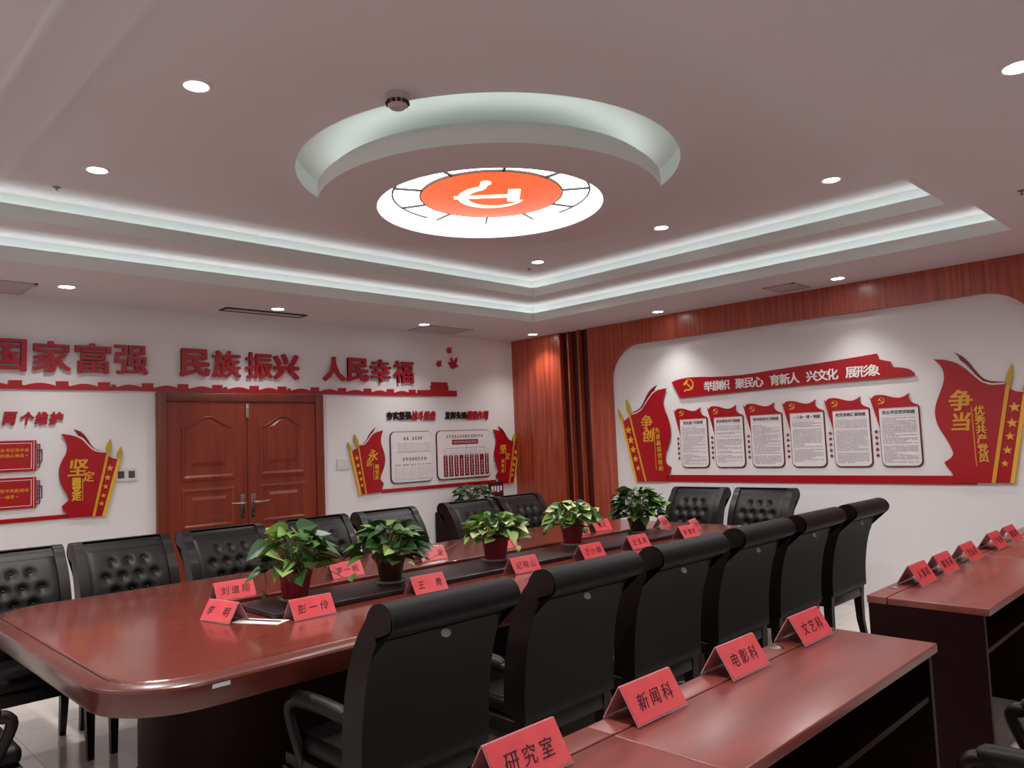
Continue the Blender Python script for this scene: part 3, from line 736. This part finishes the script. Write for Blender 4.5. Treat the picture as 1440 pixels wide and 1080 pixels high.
mb = MB(); scribble(mb, WA, -1.745, 1.572, .265, .036, 7, .0186, 0, rr); scribble(mb, WA, -1.765, 1.352, .325, .036, 8, .0186, 0, rr); mb.build('title', 'ink_black', n, weld=False)
mb = MB()
for k in range(5): scribble(mb, WA, -1.862+.102*k, 1.292, .078, .016, 4, .0186, 0, rr)
mb.build('name_lines', 'ink_black', n, weld=False)
for k in range(5):
    mb = MB(); rect(mb, WA, -1.822+.089*k, 1.432, -1.822+.089*k+.078, 1.53, .018, .023); mb.build('card_pocket', 'card_white', n)
    mb = MB(); rect(mb, WA, -1.865+.102*k, 1.142, -1.865+.102*k+.086, 1.272, .018, .023); mb.build('card_pocket', 'card_white', n)
n = notice(-1.296, 1.10, -.49, 1.647, 'wide white notice board with nine red columns, near the wood corner', 'maroon', 'board_white')
mb = MB(); scribble(mb, WA, -1.155, 1.578, .555, .034, 14, .0186, 0, rr); mb.build('title', 'ink_black', n, weld=False)
mb = MB(); rect(mb, WA, -1.075, 1.488, -.685, 1.54, .018, .021); mb.build('subtitle_bar', 'red_dark', n)
mb = MB(); scribble(mb, WA, -1.06, 1.514, .36, .026, 13, .0214, 0, rr); mb.build('subtitle', 'white_letter', n, weld=False)
mb = MB()
rect(mb, WA, -1.17, 1.445, -.56, 1.448, .018, .0195)
for k in range(9): rect(mb, WA, -1.172+.0765*k, 1.392, -1.170+.0765*k, 1.446, .018, .0195)
rect(mb, WA, -.868, 1.447, -.866, 1.486, .018, .0195); mb.build('chart_lines', 'shade_and_line_grey', n)
for k in range(9):
    a = -1.205+.0775*k
    mb = MB(); rect(mb, WA, a-.002, 1.378, a+.064, 1.435, .018, .022); mb.build('card_pocket', 'card_white', n)
    mb = MB(); rect(mb, WA, a, 1.136, a+.056, 1.366, .018, .023); col = mb.build('red_column', 'red_dark', n)
    mb = MB()
    for j in range(7): scribble(mb, WA, a+.014, 1.35-.031*j, .03, .022, 1, .0234, 0, rr)
    mb.build('lettering', 'white_letter', col, weld=False)
hd = [(c, -1.907+.081*i, 'black_letter') for i, c in enumerate('夯实坚强')]+[(c, -1.582+.084*i, 'red_letter') for i, c in enumerate('战斗堡垒')]+\
     [(c, -1.117+.082*i, 'black_letter') for i, c in enumerate('发挥先锋')]+[(c, -.79+.083*i, 'red_letter') for i, c in enumerate('模范作用')]
for c, a, m_ in hd:
    red = m_ == 'red_letter'
    char_thing(c, WA, a, 1.815, (.078 if not red else .082, .085 if not red else .1), .005, .01, m_, f'small {"red slanted" if red else "black"} character {c} in the heading over the white boards', group='heading over the white boards', shear=.22 if red else 0, bold=.035)

# sockets
def socket(a0, z0, a1, z1, label, dark):
    s = empty('wall_socket', WA.P((a0+a1)/2, (z0+z1)/2, 0), label, 'wall socket', 'wall sockets')
    mb = MB(); plate(mb, WA, rrect(a0, z0, a1, z1, .006, 3), .001, .010); mb.build('plate', 'plastic_white', s)
    w = (a1-a0)/2
    for k in range(2):
        mb = MB(); rect(mb, WA, a0+w*k+w*.2, z0+(z1-z0)*.22, a0+w*(k+1)-w*.2, z1-(z1-z0)*.22, .0098, .0115); mb.build('module', 'plastic_dark' if dark else 'card_white', s)
socket(-4.583, 1.30, -4.422, 1.402, 'white double socket plate with dark inserts, between flag board and doors', True)
socket(-2.552, 1.285, -2.41, 1.39, 'plain white double switch plate between the doors and the 永远 flag', False)

# ------------------------------------------------------------------ conference table
TX0, TX1, TY0, TY1, TZ = -5.86, -1.03, -4.085, -2.03, .76
def rr_loop(ins, z, r=.30, n=10):
    x0, x1, y0, y1 = TX0+ins, TX1-ins, TY0+ins, TY1-ins; r_ = max(.02, r-ins); out = []
    for cx, cy, t in ((x1-r_, y1-r_, 0), (x0+r_, y1-r_, 90), (x0+r_, y0+r_, 180), (x1-r_, y0+r_, 270)):
        for i in range(n+1): a = math.radians(t+90*i/n); out.append((cx+r_*math.cos(a), cy+r_*math.sin(a), z))
    return out
tb = empty('conference_table', ((TX0+TX1)/2, (TY0+TY1)/2, 0), 'long reddish brown conference table with rounded corners in the middle of the room', 'table')
mb = MB(); mb.ring([rr_loop(.062, TZ-.003), rr_loop(.07, TZ)], cap=(False, True), smooth=False)
mb.build('tabletop', 'table_wood', tb)
mb = MB(); mb.ring([rr_loop(.062, TZ-.003), rr_loop(.058, TZ-.0045), rr_loop(.052, TZ-.001), rr_loop(.014, TZ-.006), rr_loop(.004, TZ-.012), rr_loop(0, TZ-.020), rr_loop(.001, TZ-.03), rr_loop(.006, TZ-.085), rr_loop(.012, TZ-.098), rr_loop(.03, TZ-.105), rr_loop(.3, TZ-.105)], smooth=True)
mb.build('edge_molding', 'table_edge_wood', tb, angle=24)
MB().ring([rr_loop(.0605, TZ-.0028), rr_loop(.0555, TZ-.0012)]).build('inlay_line', 'groove_dark', tb)
mb = MB(); x0, x1, y0, y1 = TX0+.42, TX1-.42, TY0+.55, TY1-.55
def st_loop(ins, z, n=12):
    r_ = (y1-y0)/2-ins; cy = (y0+y1)/2; out = []
    for i in range(n+1): a = math.radians(-90+180*i/n); out.append((x1-.5+(.5-ins)*math.cos(a), cy+r_*math.sin(a), z))
    for i in range(n+1): a = math.radians(90+180*i/n); out.append((x0+.5+(.5-ins)*math.cos(a), cy+r_*math.sin(a), z))
    return out
mb.ring([st_loop(0, 0), st_loop(0, .08), st_loop(.015, .09), st_loop(.015, .60), st_loop(-.03, .655)], cap=(True, True), smooth=True)
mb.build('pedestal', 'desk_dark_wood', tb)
MB().box(-5.07, -2.975, TZ-.002, -1.75, -2.925, TZ+.02, bev=.004).build('rail', 'table_wood', tb)
MB().box(-5.56, TY0-.0015, .722, -5.50, TY0+.02, .735).build('edge_label', 'tag_white', tb)
rn = tag(MB().box(-5.02, -3.47, TZ+.0005, -1.72, -3.095, TZ+.026, bev=.006).build('table_board', 'runner_black'), 'long black board laid along the middle of the conference table under the pots', 'board')
ps = empty('paper_sheet', (-5.09, -3.42, TZ), 'white sheet with a black bar lying before the end of the black board', 'paper')
mb = MB(); mb.add([(-5.17, -3.36, TZ+.001), (-5.06, -3.57, TZ+.001), (-4.98, -3.53, TZ+.001), (-5.09, -3.32, TZ+.001), (-5.17, -3.36, TZ+.002), (-5.06, -3.57, TZ+.002), (-4.98, -3.53, TZ+.002), (-5.09, -3.32, TZ+.002)], [(0, 1, 2, 3), (7, 6, 5, 4), (0, 4, 5, 1), (1, 5, 6, 2), (2, 6, 7, 3), (3, 7, 4, 0)]); mb.build('sheet', 'paper', ps)
mb = MB(); mb.add([(-5.11, -3.37, TZ+.0026), (-5.03, -3.53, TZ+.0026), (-5.012, -3.521, TZ+.0026), (-5.092, -3.361, TZ+.0026)], [(0, 1, 2, 3)]); mb.build('black_bar', 'ink_black', ps)

# ------------------------------------------------------------------ chairs
def crs(pts, k=4):
    out = []
    for i in range(len(pts)-1):
        p0, p1, p2, p3 = pts[max(i-1, 0)], pts[i], pts[i+1], pts[min(i+2, len(pts)-1)]
        for j in range(k):
            t = j/k; out.append(tuple(.5*(2*b+(-a+c)*t+(2*a-5*b+4*c-d)*t*t+(-a+3*b-3*c+d)*t**3) for a, b, c, d in zip(p0, p1, p2, p3)))
    out.append(pts[-1]); return out
def make_chair():
    r = empty('conference_chair', (0, 0, 0))
    front = crs([(-.165, .44), (-.168, .52), (-.178, .62), (-.198, .72), (-.228, .81), (-.272, .89), (-.325, .955)], 4)
    roll = crs([(-.325, .955), (-.355, .987), (-.392, 1.0), (-.428, .99), (-.446, .962), (-.436, .934), (-.405, .922), (-.372, .905)], 3)[1:]
    back = crs([(-.372, .905), (-.330, .83), (-.298, .74), (-.278, .64), (-.266, .54), (-.262, .42)], 3)[1:]
    bt = []
    for zi, z in enumerate((.89, .81, .73, .65, .57)):
        for x in ((-.14, -.047, .047, .14) if zi % 2 else (-.093, 0, .093)): bt.append((x, z))
    W_ = .232; nx = 40; mb = MB(); loops = []
    arcl = []
    fine = crs(front, 4)
    for (y, z) in fine:
        row = []
        for i in range(nx+1):
            x = -W_+2*W_*i/nx; e = min(1, (W_-abs(x))/.05); puff = .016*math.sqrt(max(0, e*(2-e))); dz_ = min(1, max(0, (z-.44))/.04)
            d = 0
            for bx, bz in bt:
                rr2 = ((x-bx)**2+(z-bz)**2)
                if rr2 < .01: d += .022*math.exp(-rr2/.0006)
            # diagonal folds between buttons
            yy = y+puff*dz_-d
            row.append((x, yy, z))
        loops.append(row)
    mb.ring(loops, 0, closed=False, smooth=True)
    mb.ring([[(-W_+2*W_*i/8, y, z) for i in range(9)] for (y, z) in [front[-1]]+roll], 0, closed=False, smooth=True)
    b = mb.build('backrest', 'leather', r, angle=70)
    for bx, bz in bt:
        k = min(fine, key=lambda p: abs(p[1]-bz)); mb = MB(); mb.lathe([(.0105, -.004), (.0095, .002), (.005, .0045), (.0005, .005)], (0, 0, 0), 10)
        for q in range(len(mb.v)): x, y, z = mb.v[q]; mb.v[q] = (bx+x, k[0]-.006+z, bz+y)
        mb.build('button', 'button', b)
    mb = MB(); WB_ = .287; ti = max(range(len(roll)), key=lambda i: roll[i][1])
    oc_ = [(y, z+.0125) for y, z in roll[ti:ti+1]]+[(y+(y+.392)*.32-.002, z+(z-.958)*.32) for y, z in roll[ti+1:]]+[(y-.012, z) for y, z in back]
    ic_ = [(y+.006, z-.004) for y, z in oc_]
    mb.ring([[(x_, y, z) for y, z in oc_+ic_[::-1]] for x_ in (-WB_, -WB_*.97, 0, WB_*.97, WB_)], 0, cap=(True, True), smooth=True)
    mb.box(-W_, -.262, .40, W_, -.165, .44)
    bp_ = mb.build('back_panel', 'leather_back', r, angle=60)
    mb = MB(); mb.lathe([(.021, 0), (.021, .003), (.018, .004)], (0, 0, 0), 24, cap=(True, True))
    for q in range(len(mb.v)): x, y, z = mb.v[q]; mb.v[q] = (x*1.0, -.378-z+y*.42*.7, .868+y*.6)
    t_ = mb.build('maker_tag', 'tag_white', r); t_['label'] = 'small oval white tag'
    # side rails follow the same line, a little proud
    prof = [(y+.008, z) for y, z in front]+[(y+(.006 if y > -.39 else -.006), z+(.010 if z > .95 else -.004)) for y, z in roll]+[(y-.008, z) for y, z in back]
    for s_ in (-1, 1):
        xa, xb = s_*.229, s_*.286
        mb = MB(); L = [[(x, y, z) for y, z in prof] for x in (xa, xa+(xb-xa)*.12, xa+(xb-xa)*.88, xb)]
        cyc = [[(x, y*(1-0)+0, z) for x, (y, z) in zip([x_]*len(prof), prof)] for x_ in (xa, xb)]
        mb.ring(cyc, 0, cap=(True, True), smooth=True)
        mb.build('side_rail', 'chair_wood', r, angle=40)
    mb = MB(); mb.box(-.245, -.20, .405, .245, .265, .475, bev=.028); mb.build('seat', 'leather', r)
    mb = MB(); mb.box(-.262, -.255, .345, .262, .262, .405, bev=.006); mb.build('seat_frame', 'chair_wood', r)
    for s_ in (-1, 1):
        MB().taper((s_*.252, .243, 0), (s_*.25, .235, .36), (.016, .016), (.024, .024)).build('leg', 'chair_wood', r)
        mb = MB(); L = []
        for (y, z, w) in ((-.262, 0, .017), (-.232, .18, .022), (-.228, .32, .026), (-.236, .44, .027)): L.append([(s_*.257+i*w*.9, y+j*w, z) for i, j in ((-1, -1), (1, -1), (1, 1), (-1, 1))])
        mb.ring(L, cap=(True, True)); mb.build('leg', 'chair_wood', r)
        mb = MB(); pts = crs([(s_*.262, -.225, .588), (s_*.255, -.15, .600), (s_*.255, -.02, .606), (s_*.255, .13, .603), (s_*.255, .205, .59), (s_*.262, .225, .565), (s_*.262, .205, .51), (s_*.258, .17, .44), (s_*.25, .15, .38)], 3)
        mb.tube(pts, [.021]*9+[.024]*4+[.021]*(len(pts)-13), 10); ar = mb.build('armrest', 'chair_wood', r, angle=60)
        mb = MB(); pts = crs([(s_*.255, -.135, .610), (s_*.255, -.02, .615), (s_*.255, .11, .612), (s_*.255, .19, .606)], 3)
        mb.tube(pts, [.016]+[.030]*(len(pts)-2)+[.02], 10); mb.build('arm_pad', 'leather', ar, angle=60)
    return r
CH = make_chair(); cused = [False]
def chair(x, y, rot, label, group):
    o = dup(CH) if cused[0] else CH
    cused[0] = True; o.location = (x, y, 0); o.scale = (.945, 1, 1); o.rotation_euler = (0, 0, math.radians(rot)); tag(o, label, 'chair', group)
gf = 'chairs along the near side of the table'; gr = 'tufted chairs along the far side of the table'
for x, y, l in ((-5.0, -4.235, 'black leather chair seen from behind, largest in view, at the near corner of the table'), (-4.27, -4.235, 'black leather chair seen from behind, second along the near side of the table'),
             (-3.575, -4.235, 'black leather chair seen from behind, third along the near side of the table'), (-2.84, -4.22, 'black leather chair seen from behind, fourth along the near side of the table'),
             (-2.155, -4.22, 'black leather chair seen from behind, fifth along the near side of the table'), (-1.44, -4.22, 'black leather chair seen from behind, outlined against the white wall at the far end')):
    chair(x, y, 0, l, gf)
for x, y, l in ((-5.66, -2.07, 'tufted black chair cut off by the left edge, at the far corner of the table'), (-5.075, -2.07, 'tufted black chair in front of the flag board left of the doors'),
             (-4.46, -2.07, 'tufted black chair in front of the left door leaf'), (-3.79, -2.06, 'tufted black chair in front of the right door leaf, behind the first two potted plants'),
             (-3.16, -2.06, 'tufted black chair against the white wall just right of the doors'), (-2.33, -2.07, 'tufted black chair below the white notice boards'), (-1.70, -2.03, 'tufted black chair next to the wood cladding, by the table corner')):
    chair(x, y, 180, l, gr)
chair(-.86, -2.79, 90, 'tufted black chair at the far table end, nearer the wood cladding', 'chairs at the far table end')
chair(-.84, -3.42, 90, 'tufted black chair at the far table end, under the first notice boards', 'chairs at the far table end')
chair(-6.2, -3.12, -90, 'black chair at the left table end, only its armrest and leg in view', 'chairs at the left table end')
chair(-4.05, -6.17, 0, 'black chair behind the front desk, only its armrests in view at the bottom right', 'chairs behind the desks')

# ------------------------------------------------------------------ narrow desks
def desk(x0, x1, y0, y1, label, holes, group='narrow desks in the front row'):
    d = empty('narrow_desk', ((x0+x1)/2, (y0+y1)/2, 0), label, 'desk', group); zt = .76
    x1 -= .002
    MB().box(x0, y0, zt-.03, x1, y1-.085, zt, bev=.004).build('desktop', 'desk_wood', d)
    MB().box(x0, y1-.082, zt-.03, x1, y1, zt+.002, bev=.003).build('wiring_strip', 'desk_wood', d)
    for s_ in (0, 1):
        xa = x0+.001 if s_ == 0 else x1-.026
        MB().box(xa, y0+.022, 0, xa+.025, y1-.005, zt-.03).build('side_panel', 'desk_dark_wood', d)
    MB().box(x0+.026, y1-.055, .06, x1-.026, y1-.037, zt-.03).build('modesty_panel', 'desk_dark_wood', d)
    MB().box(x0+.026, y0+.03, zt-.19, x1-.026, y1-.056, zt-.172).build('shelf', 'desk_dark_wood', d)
    for h in holes:
        mb = MB(); mb.lathe([(.024, 0), (.024, .003), (.016, .004), (.015, .001)], (h, y1-.041, zt+.002), 24, cap=(False, True)); mb.build('grommet', 'silver', d)
    return d
desk(-6.45, -5.125, -5.745, -5.32, 'narrow wooden desk in front of the camera, cut off by the bottom edge', (-5.7,))
desk(-5.125, -3.80, -5.745, -5.32, 'narrow wooden desk in the front row whose free end shows beside the gap', (-4.83, -4.18))
desk(-3.17, -1.77, -5.745, -5.275, 'narrow wooden desk across the gap, with its tall end panel in view', (-2.95, -2.05))
desk(-1.77, -.37, -5.745, -5.275, 'narrow wooden desk farthest right, running out of the photo', (-.9,))

# ------------------------------------------------------------------ red folded name cards
def name_card(x, y, z, rot, text, label, group, w=.205, h=.098, base=.1, sc=.045):
    r = empty('name_card', (x, y, z), label, 'name card', group); hb = base/2; t = .003
    Hh = math.sqrt(h*h-hb*hb)
    def tent(o, inset, name, m_, both=True):
        mb = MB()
        for s_ in ((-1, 1) if both else (-1,)):
            lo = (s_*(hb), .0005); hi = (0.0, Hh); nrm = Vector((s_*Hh, hb)).normalized()
            lo = Vector(lo)+(Vector(hi)-Vector(lo))*inset; hi = Vector(hi)-(Vector(hi)-Vector(lo))*inset*.4
            a, b = lo+nrm*o, hi+nrm*o; c_, d_ = hi+nrm*(o+t*.6), lo+nrm*(o+t*.6); wi = w/2-inset*.06
            mb.ring([[(xx, p.x, p.y) for p in (a, b, c_, d_)] for xx in (-wi, wi)], cap=(True, True))
        return mb.build(name, m_)
    a = tent(0, 0, 'holder', 'card_holder'); a.parent = r
    b = tent(.002, .04, 'card', 'card_red'); b.parent = r
    mb = MB(); nrm = Vector((0, -Hh, hb)).normalized(); up = Vector((0, hb, Hh)).normalized(); c0 = Vector((0, -hb/2, Hh/2))
    n = len(text)
    for k, ch in enumerate(text):
        if ch == ' ': continue
        vs, fs, w_, h_ = glyphs(ch, 0, .1); cx = (k-(n-1)/2)*min(.054, w*.8/max(n, 3))
        mb.add([c0+Vector((1, 0, 0))*(cx+(v[0]+.18*v[1])*sc)+up*(v[1]*sc)+nrm*(.0046+v[2]*.006) for v in vs], fs)
    le = mb.build('lettering', 'ink_card', weld=False); le.parent = r
    r.rotation_euler = (0, 0, math.radians(rot))
gt = 'red name cards on the conference table'; gd = 'red name cards on the front desks'
TT_ = TZ+.0005
for x, y, rot, tx, l in (
    (-5.16, -3.28, -78, '李 明', 'red name card turned to the left table end, nearest the table corner'),
    (-4.90, -2.80, 0, '刘道翔', 'red name card on the far side behind the first potted plant, by the table corner'),
    (-4.885, -3.535, 0, '彭一伶', 'red name card standing before the end of the black board, three characters'),
    (-4.225, -2.77, 0, '李一帆', 'red name card with a light glare, between the first and second potted plants'),
    (-4.235, -3.535, 0, '王 勇', 'red name card with two characters, in front of the second potted plant'),
    (-3.56, -2.72, 0, '陈 波', 'red name card half hidden behind the leaves of the second potted plant'),
    (-3.55, -3.535, 0, '纪晓山', 'red name card in front of the third potted plant'),
    (-2.97, -2.76, -20, '周', 'red name card behind the third potted plant, only a corner in view'),
    (-2.96, -3.535, 0, '王小娟', 'red name card in front of the fourth potted plant'),
    (-2.48, -3.535, 0, '王玉凤', 'red name card in front of the fifth potted plant'),
    (-1.88, -3.535, 0, '张继光', 'red name card past the fifth potted plant, nearer of the end pair'),
    (-2.14, -2.72, -15, '赵', 'red name card half hidden behind the fourth potted plant'),
    (-1.83, -2.70, 0, '何文', 'red name card at the far edge behind the fifth potted plant, on the corner side'),
    (-1.48, -3.05, 20, '马小玲', 'red name card with a white top gleam, just right of the fifth potted plant'),
    (-1.53, -3.36, 75, '文产办', 'red name card nearest the far table end, before the two end chairs')):
    name_card(x, y, TT_, rot if rot != 75 else 18, tx, l, gt)
for x, y, tx, l in ((-5.43, -5.385, '研究室', 'red name card reading 研究室, cut off by the bottom edge'), (-4.945, -5.375, '新闻科', 'red name card reading 新闻科 on the front desk'),
                 (-4.475, -5.375, '电影科', 'red name card reading 电影科 on the front desk'), (-4.0, -5.375, '文艺科', 'pale red name card at the free end of the front desk')):
    name_card(x, y, .7625, 0, tx, l, gd, w=.225, h=.105, base=.11)
for i, (x, tx, l) in enumerate(((-2.77, '科', 'nearest the end panel'), (-2.42, '科', 'second from the end panel'), (-2.0, '科', 'third from the end panel'), (-1.47, '科', 'fourth from the end panel'), (-1.12, '科', 'last before the photo edge'))):
    name_card(x, -5.355, .7625, 0, ('人事'+tx, '财务'+tx, '文化'+tx, '广电'+tx, '旅游'+tx)[i], 'red name card on the desk across the gap, '+l, gd, w=.215, h=.105, base=.11)

# ------------------------------------------------------------------ potted plants
def leaf_mesh(mb, base, direc, L, wd, droop, roll, mi):
    d = Vector(direc).normalized(); side = d.cross(Vector((0, 0, 1)))
    if side.length < .05: side = Vector((1, 0, 0))
    side.normalize(); up = side.cross(d).normalized()
    side = (side*math.cos(roll)+up*math.sin(roll)).normalized(); up = side.cross(d).normalized()
    prof = [(0, .10), (-.04, .55), (.12, .92), (.3, 1.0), (.5, .84), (.7, .55), (.87, .24), (1.0, .0)]
    vs = []; fs = []
    for t, w in prof:
        tt = max(t, 0); c = Vector(base)+d*(t*L)+Vector((0, 0, -1))*(droop*L*tt*tt)
        e = side*(w*wd/2)
        vs += [c-e+up*(w*wd*.16), c, c+e+up*(w*wd*.16)]
    for i in range(len(prof)-1):
        a = i*3; fs += [(a, a+1, a+4, a+3), (a+1, a+2, a+5, a+4)]
    mb.add(vs, fs, mi, True)
def potted(x, y, z, label, pot_m, pot, R, H, n, leafL, mix, seed, vines=(), name='potted_pothos', group='potted plants along the conference table', saucer=True, lift=0):
    rr = random.Random(seed); r = empty(name, (x, y, z), label, 'plant', group); rt, rb, h = pot
    z0 = z+.001
    if saucer:
        MB().lathe([(rb*1.0, 0), (rb*1.32, .002), (rb*1.42, .016), (rb*1.38, .016), (rb*1.28, .005), (.001, .005)], (x, y, z0), 32, cap=(True, False)).build('saucer', 'saucer', r)
        z0 += .0055
    MB().lathe([(rb, 0), (rt*.96, h*.82), (rt*.98, h*.83), (rt*1.03, h*.84), (rt*1.03, h), (rt*.95, h), (rt*.9, h*.9)], (x, y, z0), 36, cap=(True, False)).build('pot', pot_m, r)
    MB().lathe([(rt*.93, h*.9), (.001, h*.92)], (x, y, z0), 24, cap=(False, True)).build('soil', 'soil', r)
    top = Vector((x, y, z0+h*.9)); mf = MB(); ms = MB()
    mats_, wts = mix
    for i in range(n):
        u = (i+.5)/n; az = i*2.39996+rr.uniform(-.25, .25); el = math.asin(1-u*1.18) if u < .84 else -.05-.45*rr.random()
        k = rr.uniform(.72, 1.0)
        p = top+Vector((R*k*math.cos(el)*math.cos(az), R*k*math.cos(el)*math.sin(az), lift+.02+H*.25+H*.8*k*math.sin(el)))
        q0 = top+Vector((rr.uniform(-.4, .4)*rt, rr.uniform(-.4, .4)*rt, 0)); md = q0.lerp(p, .55)+Vector((0, 0, .03))
        ms.tube([q0, md, p], [.0022, .002, .0016], 5)
        az2 = az+rr.uniform(-.5, .5); dr_ = Vector((math.cos(az2), math.sin(az2), rr.uniform(-.4, .35)+.12*math.sin(el)))
        L = leafL*rr.uniform(.75, 1.15)
        leaf_mesh(mf, p, dr_, L, L*rr.uniform(.70, .88), rr.uniform(.0, .38), rr.uniform(-.8, .8), rr.choices(range(len(mats_)), wts)[0])
    for (vx, vy, vz, s_) in vines:
        p = Vector((vx, vy, vz)); q0 = top+Vector((0, 0, .02)); out = Vector((p.x-x, p.y-y, 0)); ed = top+out.normalized()*R*.8+Vector((0, 0, .03))
        ms.tube(crs([tuple(q0), tuple(ed), tuple((ed+p)/2+Vector((0, 0, .0))), tuple(p)], 3), .002, 5)
        leaf_mesh(mf, p, (out.x, out.y, .6), leafL*s_, leafL*s_*.7, .3, .2, 1)
        leaf_mesh(mf, p, (-out.y, out.x, .2), leafL*s_*.8, leafL*s_*.55, .3, -.2, 2)
    mf.build('foliage', mats_, r, weld=False); ms.build('stems', 'stem', r, weld=False)
TB = TZ+.0265
mixA = (['leaf_a', 'leaf_b', 'leaf_c', 'leaf_d', 'leaf_f'], [3, 3, 2, 3, .6]); mixD = (['leaf_d', 'leaf_a', 'leaf_b', 'leaf_e', 'leaf_c'], [4, 2, 1.2, 3, .7]); mixL = (['leaf_b', 'leaf_c', 'leaf_a', 'leaf_f', 'leaf_d'], [3, 3.6, 2, 2.2, 1])
potted(-4.80, -3.25, TB, 'pothos in a maroon pot at the near end of the black board', 'pot_red', (.082, .058, .13), .155, .19, 76, .1, mixA, 1, ((-4.93, -3.2, TB+.02, .6), (-4.45, -3.19, TB+.02, .8)))
potted(-4.27, -3.28, TB, 'pothos drooping over a pot coloured dark for shade, second along the black board', 'pot_dark', (.078, .054, .125), .165, .16, 84, .1, mixD, 2, ((-4.0, -3.2, TB+.085, .9),))
potted(-3.46, -3.22, TB, 'bushy light green pothos in a red pot, middle of the five on the board', 'pot_red', (.084, .062, .135), .175, .12, 115, .08, mixL, 3, ((-3.1, -3.05, TZ+.02, .8), (-3.9, -3.0, TZ+.03, .8)))
potted(-2.72, -3.19, TB, 'yellow green pothos in a red pot, fourth along the black board', 'pot_red', (.078, .056, .125), .165, .14, 95, .08, mixL, 4, ((-2.95, -3.15, TB+.09, .8), (-2.5, -3.12, TB+.05, .8)))
potted(-1.97, -3.18, TB, 'dark green pothos nearly hiding its pot, farthest along the black board', 'pot_dark', (.075, .055, .10), .165, .2, 120, .09, (['leaf_d', 'leaf_a', 'leaf_e', 'leaf_b'], [4, 2, 3, 1]), 5, ((-2.17, -3.25, TB+.01, .7),))

# low cabinet in the corner behind the chairs
cb = empty('side_cabinet', (-.85, -.25, 0), 'low dark cabinet in the corner behind the far chairs', 'cabinet')
MB().box(-1.35, -.42, 0, -.45, -.02, .76, bev=.004).build('body', 'desk_dark_wood', cb)
for xa, xb in ((-1.33, -.905), (-.895, -.47)):
    dd = MB().box(xa, -.435, .08, xb, -.42, .74, bev=.003).build('door', 'desk_dark_wood', cb)
    hx = xb-.03 if xa < -1 else xa+.03
    MB().tube([(hx, -.445, .45), (hx, -.445, .55)], .006).build('handle', 'silver', dd)
potted(-1.02, -.28, .7605, 'small dark plant behind the chairs in the corner below the notice boards', 'pot_dark', (.08, .06, .12), .19, .14, 60, .085, (['leaf_e', 'leaf_d', 'leaf_a'], [3, 3, .6]), 6, name='potted_plant', group='plant in the corner', saucer=False)
sg = empty('desk_sign', (-.64, -.24, .76), 'small black framed sign with a red and white print, behind the corner chair', 'sign')
MB().box(-.75, -.255, .761, -.53, -.235, 1.045, bev=.003).build('frame', 'black_letter', sg)
MB().box(-.735, -.2565, .90, -.545, -.2545, 1.03).build('print', 'maroon', sg)
mb = MB()
for k in range(4): mb.box(-.72+.045*k, -.258, .93+.012*(k % 2), -.69+.045*k, -.2563, 1.0)
mb.build('pale_mark', 'board_white', sg)
